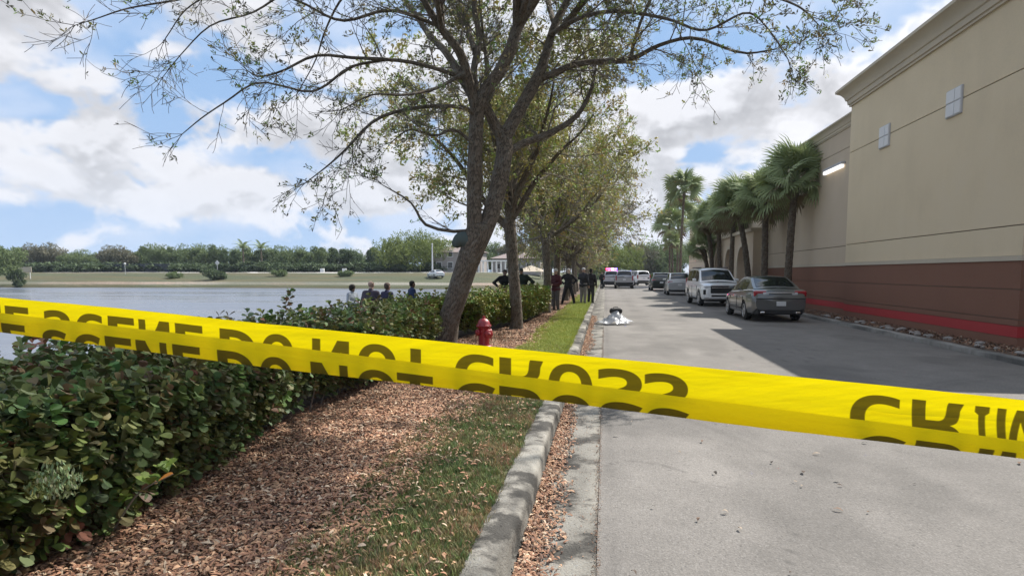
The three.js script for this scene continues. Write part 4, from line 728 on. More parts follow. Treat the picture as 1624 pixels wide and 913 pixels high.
    add('rim', mergeGeometries(parts.map((q) => { q = q.index ? q.toNonIndexed() : q; q.deleteAttribute('uv'); return q; })), s.rim ?? M.rim, w);
  }
  for (const sd of [-1, 1]) add('mirror', rbox(0.2, 0.14, 0.1, 0.045, sd * (hw * s.belt + 0.13), yb + 0.16, s.sides[0][0] + 0.16), s.mirror ?? s.paint, g);
  for (const [nm, w, h, d, r, x, y, z, m, both] of s.bits) { add(nm, rbox(w, h, d, r, x, y, z), m, g); if (both) add(nm, rbox(w, h, d, r, -x, y, z), m, g); }
  // door shut lines and handles
  for (const sd of [-1, 1]) {
    for (const z of s.seams) { const yt = yb + 0.02, x = (y) => hw * curveAt(s.plan, z); add('door_seam', box(sd > 0 ? x() * 0.985 : -x() * 1.012, sd > 0 ? x() * 1.012 : -x() * 0.985, 0.36, yt - 0.16, z - 0.006, z + 0.006), M.black, g); }
    for (const z of s.handles) add('door_handle', rbox(0.035, 0.035, 0.2, 0.014, sd * hw * 0.998, yb - 0.12, z), s.handleMat ?? s.paint, g);
  }
  return g;
}
function sedanSpec(p) { return { L: 5.1, W: 1.93, wheel: 0.34, front: -1.52, rear: 1.36, belt: 0.9, roof: 0.66, crown: 0.05, paint: p,
  plan: [[-2.55, 0.72], [-2.3, 0.88], [-1.6, 0.98], [0, 1], [1.6, 0.985], [2.3, 0.93], [2.55, 0.84]],
  top: [[-2.55, 0.62], [-2.35, 0.78], [-1.2, 0.98], [0.2, 1.03], [1.4, 1.1], [2.25, 1.12], [2.45, 1.06], [2.55, 0.86]],
  bottom: [[-2.55, 0.34], [-2.2, 0.22], [2.2, 0.24], [2.55, 0.42]],
  cabin: [[-1.28, 0.99], [-0.75, 1.26], [-0.25, 1.47], [0.35, 1.535], [0.95, 1.49], [1.5, 1.3], [2.02, 1.12]],
  ws: [-1.18, -0.32], rw: [1.0, 1.86], sides: [[-0.72, 0.22], [0.3, 1.12]], seams: [-1.0, 0.25, 1.16], handles: [0.0, 0.98], handleMat: M.chrome,
  bits: [['tail_light', 0.42, 0.2, 0.12, 0.05, 0.66, 0.97, 2.43, M.tail, 1], ['tail_light_reverse', 0.2, 0.1, 0.06, 0.025, 0.47, 0.965, 2.485, M.lampGlass, 1], ['trunk_strip', 0.95, 0.03, 0.05, 0.012, 0, 1.0, 2.505, M.chrome, 0], ['licence_plate', 0.31, 0.155, 0.03, 0.012, 0.02, 0.63, 2.565, M.plate, 0], ['rear_valance', 1.5, 0.2, 0.1, 0.05, 0, 0.36, 2.47, M.black, 0], ['exhaust', 0.16, 0.08, 0.1, 0.03, 0.58, 0.33, 2.53, M.chrome, 1], ['bumper_step', 1.62, 0.035, 0.05, 0.014, 0, 0.80, 2.545, M.black, 0], ['headlight', 0.4, 0.17, 0.3, 0.06, 0.62, 0.72, -2.3, M.lampGlass, 1], ['grille', 0.9, 0.2, 0.08, 0.03, 0, 0.6, -2.53, M.black, 0], ['side_strip', 0.02, 0.05, 2.0, 0.009, 0.965, 0.42, -0.05, M.black, 1]] }; }
function suvSpec(p, o = {}) { const k = o.k ?? 1; return { L: 5.2, W: 2.02, wheel: 0.41, front: -1.6, rear: 1.5, belt: 0.94, roof: 0.735, crown: 0.075, paint: p,
  plan: [[-2.6, 0.74], [-2.45, 0.88], [-2.0, 0.97], [0, 1], [2.2, 0.985], [2.5, 0.95], [2.6, 0.9]],
  top: [[-2.6, 0.92], [-2.5, 1.06], [-2.0, 1.15], [-1.3, 1.2], [0.5, 1.2], [2.3, 1.22], [2.6, 1.16]],
  bottom: [[-2.6, 0.42], [-2.2, 0.32], [2.2, 0.34], [2.6, 0.46]],
  cabin: [[-1.52, 1.18], [-1.02, 1.47], [-0.48, 1.8], [0.3, 1.88], [1.6, 1.87], [2.25, 1.8], [2.5, 1.42], [2.56, 1.2]],
  ws: [-1.4, -0.56], rw: [2.3, 2.52], sides: [[-1.0, 0.12], [0.2, 1.1], [1.18, 2.2]], seams: [-1.05, 0.16, 1.14], handles: [-0.05, 0.95],
  bits: [['headlight', 0.40, 0.11, 0.26, 0.04, 0.69, 0.985, -2.46, M.lampGlass, 1], ['fog_light', 0.13, 0.24, 0.1, 0.03, 0.86, 0.72, -2.49, M.black, 1], ['grille', 1.2, 0.4, 0.1, 0.06, 0, 0.86, -2.58, M.black, 0], ['grille_bar', 1.1, 0.03, 0.04, 0.01, 0, 0.94, -2.66, M.chrome, 0], ['grille_frame', 1.16, 0.035, 0.06, 0.01, 0, 1.045, -2.63, M.chrome, 0], ['lower_intake', 1.1, 0.09, 0.08, 0.03, 0, 0.54, -2.59, M.black, 0], ['skid_plate', 1.2, 0.08, 0.1, 0.03, 0, 0.43, -2.58, M.whiteGrey, 0], ['running_board', 0.14, 0.07, 2.4, 0.03, 0.95, 0.38, 0, M.black, 1], ['roof_rail', 0.05, 0.06, 2.4, 0.02, 0.68, 1.94, 0.7, M.black, 1], ['tail_light', 0.14, 0.5, 0.12, 0.03, 0.86, 1.12, 2.56, M.tail, 1], ['licence_plate', 0.31, 0.155, 0.03, 0.01, 0, 0.95, 2.62, M.plate, 0], ['rear_bumper', 1.8, 0.22, 0.14, 0.05, 0, 0.56, 2.58, M.black, 0]] }; }
function crossSpec(p) { return { L: 4.6, W: 1.88, wheel: 0.36, front: -1.42, rear: 1.32, belt: 0.92, roof: 0.72, crown: 0.045, paint: p,
  plan: [[-2.3, 0.76], [-2.05, 0.9], [-1.5, 0.98], [0, 1], [1.7, 0.985], [2.1, 0.95], [2.3, 0.88]],
  top: [[-2.3, 0.72], [-2.1, 0.88], [-1.1, 1.02], [0.3, 1.06], [1.8, 1.1], [2.2, 1.08], [2.3, 0.95]],
  bottom: [[-2.3, 0.36], [-2.0, 0.24], [2.0, 0.26], [2.3, 0.42]],
  cabin: [[-1.2, 1.02], [-0.7, 1.33], [-0.2, 1.58], [0.5, 1.64], [1.3, 1.58], [1.85, 1.34], [2.2, 1.08]],
  ws: [-1.1, -0.28], rw: [1.4, 2.08], sides: [[-0.66, 0.26], [0.34, 1.2]], seams: [-0.95, 0.3, 1.2], handles: [0.05, 1.0],
  bits: [['tail_light', 0.36, 0.13, 0.12, 0.04, 0.68, 0.98, 2.2, M.tail, 1], ['licence_plate', 0.31, 0.155, 0.03, 0.01, 0, 0.78, 2.315, M.plate, 0], ['rear_valance', 1.6, 0.3, 0.14, 0.06, 0, 0.46, 2.2, M.black, 0], ['headlight', 0.4, 0.13, 0.3, 0.05, 0.6, 0.78, -2.06, M.lampGlass, 1], ['grille', 0.8, 0.18, 0.08, 0.03, 0, 0.62, -2.28, M.black, 0], ['spoiler', 1.2, 0.04, 0.2, 0.015, 0, 1.6, 1.42, p, 0]] }; }
const at = (g, x, z, turn) => { g.position.set(x, 0.012, z); g.rotation.y = turn; return g; };
at(car('sedan', 'dark grey sedan seen from behind with red tail lights, parked nearest along the store', sedanSpec(paint(0.105, 0.108, 0.106))), 5.86, -26.05, 0.02);
at(car('sport_utility', 'big white sport utility vehicle facing us, parked in front of the grey sedan', suvSpec(paint(0.85, 0.85, 0.85, 0)), ), 5.62, -36.3, Math.PI + 0.05);
at(car('crossover', 'silver crossover seen from behind, parked beyond the white sport utility', crossSpec(paint(0.42, 0.43, 0.44))), 5.55, -52.5, -0.03);
at(car('dark_car', 'nearly black car half hidden left of the silver crossover', crossSpec(paint(0.012, 0.018, 0.015))), 5.1, -64, 0.0);
at(car('far_car', 'pale silver car behind the black car, farthest on the store side', crossSpec(paint(0.5, 0.5, 0.51))), 6.3, -74, 0.0);
at(car('police_suv', 'silver patrol utility seen from behind in the middle of the drive', suvSpec(paint(0.36, 0.36, 0.38))), 2.0, -73, 0.0);
{
  const p = at(car('police_car', 'patrol car with red and blue flashing light bar, left of the silver patrol utility', suvSpec(paint(0.5, 0.5, 0.55))), 0.75, -80, 0.0);
  const bar = add('light_bar', rbox(1.3, 0.1, 0.28, 0.03, 0, 1.97, 0.2), M.black, p);
  const em = (r, g, b, k) => new THREE.MeshStandardMaterial({ color: rgb(r, g, b), emissive: rgb(r, g, b), emissiveIntensity: k });
  add('red_lamp', rbox(0.75, 0.2, 0.24, 0.05, -0.3, 2.12, 0.2), em(1, 0.05, 0.12, 5), bar); add('blue_lamp', rbox(0.55, 0.18, 0.24, 0.05, 0.38, 2.11, 0.2), em(0.25, 0.15, 1, 3.5), bar);
  add('white_lamp', rbox(0.3, 0.12, 0.1, 0.03, 0.1, 2.11, 0.36), em(1, 0.75, 0.9, 5), bar);
  for (const [x, c] of [[-0.35, 0xff2030], [0.4, 0x4030ff]]) { const l = new THREE.PointLight(c, 8); l.name = 'flash_light'; l.position.set(0.75 + x, 2.16, -79.3); l.castShadow = true; l.shadow.radius = 6; scene.add(l); }
}
at(car('white_utility', 'white utility vehicle at the far end of the drive, right of the patrol utility', suvSpec(paint(0.85, 0.85, 0.85, 0))), 4.1, -90, 0.35);
// ---------------------------------------------------------------- people: bodies and clothes meshed from tapered capsules joined smoothly
const cubesMat = new THREE.MeshBasicMaterial();
function meshField(prims, cell, k = 0.02) {   // prims: [a, b, ra, rb] capsules
  const lo = V(1e9, 1e9, 1e9), hi = V(-1e9, -1e9, -1e9);
  for (const [a, b, ra, rb] of prims) for (const [p, r] of [[a, ra], [b, rb]]) { lo.min(V(p.x - r, p.y - r, p.z - r)); hi.max(V(p.x + r, p.y + r, p.z + r)); }
  const half = Math.max(hi.x - lo.x, hi.y - lo.y, hi.z - lo.z) / 2 + cell * 3, c = lo.clone().add(hi).multiplyScalar(0.5), n = Math.ceil(2 * half / cell) + 1, mc = new MarchingCubes(n, cubesMat, false, false, 60000), h = 2 / n;
  mc.isolation = 0; const F = mc.field;
  F.fill(-1);
  const d = new Float32Array(n * n * n).fill(9);
  for (const [a, b, ra, rb] of prims) {
    const abx = b.x - a.x, aby = b.y - a.y, abz = b.z - a.z, ll = abx * abx + aby * aby + abz * abz || 1e-9, R = Math.max(ra, rb) + 0.07;
    const idx = (v, cc) => clamp(Math.floor(((v - cc) / half + 1) / h), 0, n - 1);
    const x0 = idx(Math.min(a.x, b.x) - R, c.x), x1 = idx(Math.max(a.x, b.x) + R, c.x), y0 = idx(Math.min(a.y, b.y) - R, c.y), y1 = idx(Math.max(a.y, b.y) + R, c.y), z0 = idx(Math.min(a.z, b.z) - R, c.z), z1 = idx(Math.max(a.z, b.z) + R, c.z);
    for (let z = z0; z <= z1; z++) for (let y = y0; y <= y1; y++) for (let x = x0; x <= x1; x++) {
      const px = (x * h - 1) * half + c.x, py = (y * h - 1) * half + c.y, pz = (z * h - 1) * half + c.z, t = clamp(((px - a.x) * abx + (py - a.y) * aby + (pz - a.z) * abz) / ll);
      const q = Math.hypot(px - a.x - abx * t, py - a.y - aby * t, pz - a.z - abz * t) - lerp(ra, rb, t), i = x + y * n + z * n * n, o = d[i];
      const e = Math.max(k - Math.abs(o - q), 0) / k; d[i] = Math.min(o, q) - e * e * k * 0.25;
    }
  }
  for (let i = 0; i < d.length; i++) F[i] = -d[i];
  mc.update();
  const cnt = mc.count, pos = new Float32Array(cnt * 3), nor = new Float32Array(cnt * 3);
  for (let i = 0; i < cnt * 3; i += 3) { pos[i] = mc.positionArray[i] * half + c.x; pos[i + 1] = mc.positionArray[i + 1] * half + c.y; pos[i + 2] = mc.positionArray[i + 2] * half + c.z; }
  let g = new THREE.BufferGeometry(); g.setAttribute('position', new THREE.BufferAttribute(pos, 3));
  g = mergeVertices(g, cell * 0.02); g.computeVertexNormals();
  { // outward normals whichever way the cells were wound
    const p = g.attributes.position, q = g.attributes.normal, i0 = g.index; let vol = 0; const A = V(), B = V(), C = V();
    for (let i = 0; i < i0.count; i += 3) { A.fromBufferAttribute(p, i0.getX(i)).sub(c); B.fromBufferAttribute(p, i0.getX(i + 1)).sub(c); C.fromBufferAttribute(p, i0.getX(i + 2)).sub(c); vol += A.dot(B.cross(C)); }
    if (vol < 0) { const a = i0.array; for (let i = 0; i < a.length; i += 3) { const t = a[i]; a[i] = a[i + 1]; a[i + 1] = t; } g.computeVertexNormals(); }
  }
  return g;
}
const skinMat = (r, g, b) => std({ color: rgb(r, g, b), roughness: 0.6 }), cloth = (r, g, b) => std({ color: rgb(r, g, b), roughness: 0.95 });
// o: height, turn, stance (half step width), stride, lean (forward, radians), arms [left, right] of 'down' | 'hip' | 'front' | 'raise', colours, hair
function person(label, pos, o) {
  const s = (o.height ?? 1.75) / 1.78, w = o.build ?? 1, lean = o.lean ?? 0, L = (x, y, z) => { const y0 = 0.95; let yy = y, zz = z; if (y > y0) { yy = y0 + (y - y0) * Math.cos(lean) - z * Math.sin(lean); zz = (y - y0) * Math.sin(lean) + z * Math.cos(lean); } return V(x * s, yy * s, zz * s); };
  const st = o.stance ?? 0.1, sr = o.stride ?? 0, C = (a, b, ra, rb = ra) => [a, b, ra * s, rb * s];
  const hip = [-1, 1].map((d) => L(d * 0.09 * w, 0.92, 0)), knee = [-1, 1].map((d) => L(d * lerp(0.1, st, 0.55), 0.5, 0.03 + d * sr * 0.5)), ank = [-1, 1].map((d) => L(d * st, 0.09, -0.02 + d * sr));
  const sh = [-1, 1].map((d) => L(d * 0.185 * w, 1.44, 0)); const arms = o.arms ?? ['down', 'down'];
  const E = { down: [0.27, 1.16, -0.03, 0.27, 0.93, 0.06], hip: [0.42, 1.2, -0.06, 0.2, 1.02, 0.06], front: [0.27, 1.17, 0.04, 0.07, 1.12, 0.27], raise: [0.33, 1.28, 0.18, 0.12, 1.5, 0.22], back: [0.3, 1.2, -0.14, 0.12, 1.02, -0.17] };
  const elb = [-1, 1].map((d, i) => { const e = E[arms[i]]; return L(d * e[0] * lerp(1, w, 0.5), e[1], e[2]); }), wr = [-1, 1].map((d, i) => { const e = E[arms[i]]; return L(d * e[3] * lerp(1, w, 0.5), e[4], e[5]); });
  const torso = (i) => [C(L(-0.075 * w, 0.94, 0), L(0.075 * w, 0.94, 0), 0.115 * w + i), C(L(-0.07 * w, 1.1, 0.015), L(0.07 * w, 1.1, 0.015), 0.105 * w + i), C(L(-0.09 * w, 1.3, 0), L(0.09 * w, 1.3, 0), 0.118 * w + i), C(L(-0.12 * w, 1.42, -0.01), L(0.12 * w, 1.42, -0.01), 0.075 + i), C(L(0, 0.95, 0), L(0, 1.35, 0), 0.1 * w + i)];
  const arm = (k, i, full) => [C(sh[k], elb[k], 0.056 * lerp(1, w, 0.6) + i, 0.043 + i), C(elb[k], full ? elb[k].clone().lerp(wr[k], 0.93) : elb[k].clone().lerp(wr[k], 0.08), 0.042 + i, full ? 0.032 + i : 0.042 + i)];
  const leg = (k, i) => [C(hip[k], knee[k], 0.088 * w + i, 0.06 + i), C(knee[k], ank[k].clone().lerp(knee[k], 0.03), 0.058 + i, 0.042 + i)];
  const foot = (k, i) => [C(ank[k], ank[k].clone().add(V(0, -0.045 * s, -0.03 * s)), 0.042 + i), C(ank[k].clone().add(V(0, -0.05 * s, -0.03 * s)), ank[k].clone().add(V(0.02 * (k ? 1 : -1) * s, -0.055 * s, 0.16 * s)), 0.04 + i, 0.03 + i)];
  const hd = L(0, 1.655, 0.02 + (o.nod ?? 0)), up = L(0, 1.755, 0.02 + (o.nod ?? 0)).sub(hd).normalize(), fw = V(Math.sin(o.look ?? 0), 0, Math.cos(o.look ?? 0)), rt = V(fw.z, 0, -fw.x), H = (x, y, z) => hd.clone().addScaledVector(rt, x * s).addScaledVector(up, y * s).addScaledVector(fw, z * s);
  const neck = C(L(0, 1.46, -0.01), L(0, 1.58, 0.01), 0.055);
  const head = [C(H(0, 0.035, -0.015), H(0, 0.03, 0.01), 0.082, 0.078), C(H(0, -0.03, 0.02), H(0, -0.075, 0.045), 0.064, 0.042), C(H(0, 0.01, 0.085), H(0, -0.025, 0.1), 0.008, 0.013), C(H(-0.022, -0.062, 0.083), H(0.022, -0.062, 0.083), 0.008), C(H(-0.028, 0.022, 0.078), H(0.028, 0.022, 0.078), 0.01), C(H(-0.08, 0.01, 0), H(-0.084, -0.03, 0), 0.012), C(H(0.08, 0.01, 0), H(0.084, -0.03, 0), 0.012), C(L(0, 1.54, 0), H(0, -0.05, 0), 0.05)];
  const bodyPrims = [...torso(0), neck, ...arm(0, 0, true), ...arm(1, 0, true), ...leg(0, 0), ...leg(1, 0), ...foot(0, 0), ...foot(1, 0)];
  const geos = [meshField(bodyPrims, 0.024 * s, 0.03), meshField(head, 0.009 * s, 0.016)];
  for (const k of [0, 1]) {   // hand: palm, four bent fingers of unequal length, thumb from the side of the palm
    const d = wr[k].clone().sub(elb[k]).normalize(), side = V(k ? -1 : 1, 0, 0.4).addScaledVector(d, -d.x * (k ? -1 : 1) - d.z * 0.4).normalize(), inn = d.clone().cross(side).multiplyScalar(k ? 1 : -1).normalize(), Q = (a, b, c) => wr[k].clone().addScaledVector(d, a * s).addScaledVector(side, b * s).addScaledVector(inn, c * s);
    const pr = [C(Q(-0.02, 0, 0), Q(0.03, 0, 0), 0.027, 0.026), C(Q(0.03, -0.022, 0), Q(0.08, -0.026, 0), 0.017, 0.014), C(Q(0.03, 0.02, 0), Q(0.085, 0.026, 0), 0.018, 0.014)];
    [[-0.032, 0.055], [-0.011, 0.072], [0.011, 0.076], [0.031, 0.066]].forEach(([b, l]) => { const m = Q(0.085 + l * 0.5, b * 1.1, 0.008), e = Q(0.085 + l * 0.86, b * 1.1, 0.03); pr.push(C(Q(0.08, b, 0), m, 0.0095, 0.0085), C(m, e, 0.0085, 0.007)); });
    pr.push(C(Q(0.012, 0.025, 0.004), Q(0.05, 0.056, 0.016), 0.012, 0.01), C(Q(0.05, 0.056, 0.016), Q(0.08, 0.062, 0.022), 0.0095, 0.008));
    geos.push(meshField(pr, 0.0042 * s, 0.007));
  }
  const me = add('person', mergeGeometries(geos), skinMat(...(o.skin ?? [0.42, 0.27, 0.2])));
  tag(me, label, 'person', o.group);
  add('shirt', meshField([...torso(0.022), ...arm(0, 0.016, o.sleeves !== 'short'), ...arm(1, 0.016, o.sleeves !== 'short'), C(L(0, 1.46, -0.01), L(0, 1.52, 0), 0.068)], 0.022 * s, 0.035), cloth(...o.shirt), me);
  add('trousers', meshField([C(L(-0.075 * w, 0.96, 0), L(0.075 * w, 0.96, 0), 0.132 * w), ...leg(0, 0.022), ...leg(1, 0.022)], 0.022 * s, 0.03), cloth(...o.trousers), me);
  for (const k of [0, 1]) add('shoe', meshField(foot(k, 0.012), 0.011 * s, 0.02), cloth(0.02, 0.018, 0.016), me);
  if (o.hair === 'cap') { add('cap', meshField([C(H(0, 0.055, -0.015), H(0, 0.055, 0.012), 0.086, 0.083), C(H(-0.04, 0.045, 0.1), H(0.04, 0.045, 0.1), 0.016), C(H(-0.035, 0.04, 0.13), H(0.035, 0.04, 0.13), 0.012)], 0.009 * s, 0.015), cloth(...(o.hairColor ?? [0.25, 0.25, 0.26])), me); }
  else if (o.hair) { const q = o.hair === 'big' ? 1.25 : 1; add('hair', meshField([C(H(0, 0.05, -0.03), H(0, 0.055, 0.0), 0.086 * q, 0.082 * q), C(H(0, -0.01, -0.045), H(0, 0.03, -0.04), 0.07 * q, 0.075 * q), ...(q > 1 ? [C(H(-0.06, -0.02, -0.02), H(0.06, -0.02, -0.03), 0.07)] : [])], 0.01 * s, 0.02), cloth(...(o.hairColor ?? [0.02, 0.016, 0.013])), me); }
  if (o.belt) add('belt', meshField([C(L(-0.08 * w, 1.0, 0), L(0.08 * w, 1.0, 0), 0.139 * w), C(L(0.2 * w, 0.97, 0.0), L(0.2 * w, 0.88, 0.0), 0.035)], 0.02 * s, 0.01), cloth(0.012, 0.012, 0.013), me);
  me.position.set(...pos); me.rotation.y = o.turn ?? 0;
  return me;
}
const gy = (x, z) => groundY(x, z);
person('person in a pale shirt with bushy dark hair, leftmost on the lake bank', [-8.46, gy(-8.46, -21.4), -21.4], { height: 1.66, turn: 1.2, arms: ['front', 'front'], shirt: [0.34, 0.37, 0.42], trousers: [0.05, 0.06, 0.08], hair: 'big', skin: [0.2, 0.12, 0.08] });
person('broad bald person in a dark shirt on the lake bank, seen over the hedge', [-6.67, gy(-6.67, -18.3), -18.3], { height: 1.84, build: 1.08, turn: 2.9, arms: ['down', 'down'], sleeves: 'short', shirt: [0.055, 0.045, 0.065], trousers: [0.06, 0.06, 0.07], skin: [0.45, 0.3, 0.24] });
person('person in a navy jacket over dark red, standing right beside the bald person', [-6.73, gy(-6.73, -19.9), -19.9], { height: 1.76, build: 1.05, turn: 2.6, arms: ['down', 'down'], shirt: [0.025, 0.025, 0.06], trousers: [0.05, 0.05, 0.06], hair: 'short', hairColor: [0.10, 0.07, 0.06], skin: [0.3, 0.18, 0.14] });
person('slim dark-haired person in navy standing alone, just left of the leaning trunk', [-6.85, gy(-6.85, -23), -23], { height: 1.78, turn: 2.2, arms: ['down', 'down'], shirt: [0.012, 0.025, 0.075], trousers: [0.02, 0.025, 0.05], hair: 'short', skin: [0.16, 0.09, 0.06] });
person('person in black uniform with elbows out, behind the hedge left of the slim trunk', [-4.02, 0.13, -26.2], { height: 1.72, turn: 0.4, lean: 0.3, arms: ['hip', 'hip'], shirt: [0.012, 0.012, 0.014], trousers: [0.012, 0.012, 0.015], hair: 'short', skin: [0.2, 0.12, 0.09], belt: 1 });
person('person in very dark green uniform behind the hedge, right of the slim trunk', [-3.24, 0.13, -26.2], { height: 1.76, turn: -0.3, lean: 0.22, build: 1.15, arms: ['hip', 'hip'], shirt: [0.016, 0.024, 0.016], trousers: [0.02, 0.022, 0.02], hair: 'cap', hairColor: [0.05, 0.06, 0.05], skin: [0.3, 0.19, 0.14], belt: 1 });
person('person in a maroon jacket and grey trousers on the mulch, hands held together', [-1.98, 0.13, -27], { height: 1.72, turn: -0.6, arms: ['front', 'front'], stance: 0.11, shirt: [0.075, 0.018, 0.022], trousers: [0.085, 0.075, 0.07], hair: 'cap', hairColor: [0.5, 0.48, 0.46], skin: [0.42, 0.27, 0.2] });
person('person in black standing with legs wide apart on the lawn strip', [-1.78, 0.13, -32.5], { height: 1.76, turn: 0.1, arms: ['hip', 'hip'], stance: 0.3, shirt: [0.016, 0.014, 0.017], trousers: [0.012, 0.011, 0.013], hair: 'short', hairColor: [0.35, 0.33, 0.32], skin: [0.5, 0.38, 0.33], belt: 1 });
person('person in a charcoal jacket, pale cap and grey trousers near the kerb', [-1.08, 0.13, -33.3], { height: 1.8, turn: 2.7, arms: ['down', 'raise'], shirt: [0.03, 0.03, 0.036], trousers: [0.21, 0.19, 0.18], hair: 'cap', hairColor: [0.42, 0.41, 0.4] });
person('person in dark clothes with elbow out, half behind the one in grey trousers', [-0.72, 0.13, -34.2], { height: 1.76, turn: 2.9, arms: ['down', 'hip'], shirt: [0.022, 0.018, 0.02], trousers: [0.03, 0.027, 0.024], hair: 'short', skin: [0.3, 0.19, 0.14] });
person('small distant person in dark clothes beside the patrol car with the light bar', [-0.35, 0.0, -72], { height: 1.76, turn: 0.5, arms: ['down', 'front'], shirt: [0.012, 0.012, 0.016], trousers: [0.012, 0.012, 0.016], hair: 'short' });
// ---------------------------------------------------------------- barrier tape, folded lengthwise
{
  const ROWS = [   // along the tape: fold line, near free edge, far free edge
  [-0.9355, 1.6309, -0.7942, -0.9317, 1.6562, -0.7929, -0.9421, 1.6745, -0.8031],
  [-0.8742, 1.6249, -0.7926, -0.8706, 1.6508, -0.7913, -0.8805, 1.6702, -0.8016],
  [-0.8139, 1.6191, -0.7909, -0.8106, 1.6456, -0.7895, -0.8199, 1.6660, -0.8001],
  [-0.7548, 1.6134, -0.7889, -0.7517, 1.6405, -0.7876, -0.7604, 1.6618, -0.7983],
  [-0.6967, 1.6079, -0.7869, -0.6939, 1.6355, -0.7856, -0.7020, 1.6578, -0.7965],
  [-0.6397, 1.6025, -0.7847, -0.6371, 1.6306, -0.7834, -0.6448, 1.6539, -0.7944],
  [-0.5839, 1.5971, -0.7824, -0.5815, 1.6258, -0.7811, -0.5885, 1.6494, -0.7922],
  [-0.5291, 1.5917, -0.7799, -0.5269, 1.6210, -0.7786, -0.5334, 1.6447, -0.7898],
  [-0.4754, 1.5865, -0.7772, -0.4734, 1.6164, -0.7760, -0.4794, 1.6400, -0.7873],
  [-0.4227, 1.5815, -0.7745, -0.4211, 1.6119, -0.7732, -0.4264, 1.6355, -0.7846],
  [-0.3712, 1.5773, -0.7716, -0.3697, 1.6069, -0.7703, -0.3746, 1.6314, -0.7818],
  [-0.3208, 1.5733, -0.7686, -0.3195, 1.6020, -0.7672, -0.3238, 1.6274, -0.7789],
  [-0.2714, 1.5694, -0.7655, -0.2704, 1.5972, -0.7639, -0.2741, 1.6236, -0.7758],
  [-0.2232, 1.5657, -0.7622, -0.2224, 1.5926, -0.7606, -0.2255, 1.6198, -0.7726],
  [-0.1760, 1.5620, -0.7588, -0.1754, 1.5881, -0.7570, -0.1780, 1.6161, -0.7692],
  [-0.1299, 1.5585, -0.7553, -0.1296, 1.5838, -0.7534, -0.1316, 1.6126, -0.7657],
  [-0.0849, 1.5550, -0.7515, -0.0848, 1.5796, -0.7496, -0.0863, 1.6092, -0.7620],
  [-0.0410, 1.5513, -0.7477, -0.0411, 1.5757, -0.7457, -0.0420, 1.6060, -0.7582],
  [0.0018, 1.5477, -0.7436, 0.0015, 1.5718, -0.7416, 0.0011, 1.6029, -0.7543],
  [0.0435, 1.5442, -0.7395, 0.0430, 1.5681, -0.7374, 0.0432, 1.6000, -0.7502],
  [0.0841, 1.5409, -0.7352, 0.0834, 1.5646, -0.7330, 0.0842, 1.5971, -0.7460],
  [0.1237, 1.5377, -0.7307, 0.1227, 1.5612, -0.7285, 0.1240, 1.5944, -0.7416],
  [0.1622, 1.5347, -0.7261, 0.1610, 1.5579, -0.7239, 0.1628, 1.5917, -0.7371],
  [0.1995, 1.5323, -0.7214, 0.1981, 1.5548, -0.7191, 0.2006, 1.5892, -0.7325],
  [0.2358, 1.5301, -0.7166, 0.2342, 1.5518, -0.7142, 0.2372, 1.5868, -0.7277],
  [0.2710, 1.5280, -0.7116, 0.2692, 1.5490, -0.7091, 0.2727, 1.5845, -0.7227],
  [0.3051, 1.5260, -0.7065, 0.3030, 1.5463, -0.7039, 0.3071, 1.5823, -0.7177],
  [0.3381, 1.5242, -0.7013, 0.3358, 1.5437, -0.6986, 0.3405, 1.5802, -0.7124],
  [0.3700, 1.5225, -0.6959, 0.3675, 1.5413, -0.6931, 0.3728, 1.5783, -0.7071],
  [0.4009, 1.5209, -0.6903, 0.3982, 1.5390, -0.6874, 0.4039, 1.5764, -0.7016],
  [0.4306, 1.5195, -0.6847, 0.4277, 1.5368, -0.6817, 0.4340, 1.5746, -0.6959],
  [0.4593, 1.5181, -0.6788, 0.4561, 1.5348, -0.6758, 0.4630, 1.5730, -0.6901]
  ];
  const LETTERS = [['E', 0.1252, 0.1628], ['S', 0.1875, 0.2273], ['C', 0.2351, 0.2782], ['E', 0.2848, 0.3244], ['N', 0.3310, 0.3764], ['E', 0.3847, 0.4248], ['D', 0.4491, 0.5014], ['O', 0.5076, 0.5535], ['N', 0.5783, 0.6279], ['O', 0.6386, 0.6902], ['T', 0.6918, 0.7374], ['C', 0.7635, 0.8144], ['R', 0.8189, 0.8713], ['O', 0.8772, 0.9289], ['S', 0.9353, 0.9846], ['S', 0.9873, 1.0349], ['C', 1.1978, 1.2472], ['R', 1.2556, 1.3008], ['I', 1.3105, 1.3232], ['M', 1.3295, 1.3704], ['E', 1.3785, 1.4058], ['M', 0.0697, 0.1181]];
  const W = 2048, Hh = 192, cv = document.createElement('canvas'); cv.width = W; cv.height = Hh;
  const c = cv.getContext('2d'), total = 1.4058;
  c.fillStyle = '#ffe900'; c.fillRect(0, 0, W, Hh);
  { const r = rngOf(5); for (let k = 0; k < 260; k++) { c.fillStyle = r() < 0.5 ? 'rgba(255,240,60,0.05)' : 'rgba(190,150,0,0.05)'; c.fillRect(r() * W, r() * Hh, 20 + r() * 160, 2 + r() * 14); } }
  c.fillStyle = '#6c5e08'; c.textBaseline = 'alphabetic'; c.font = 'bold 200px sans-serif';
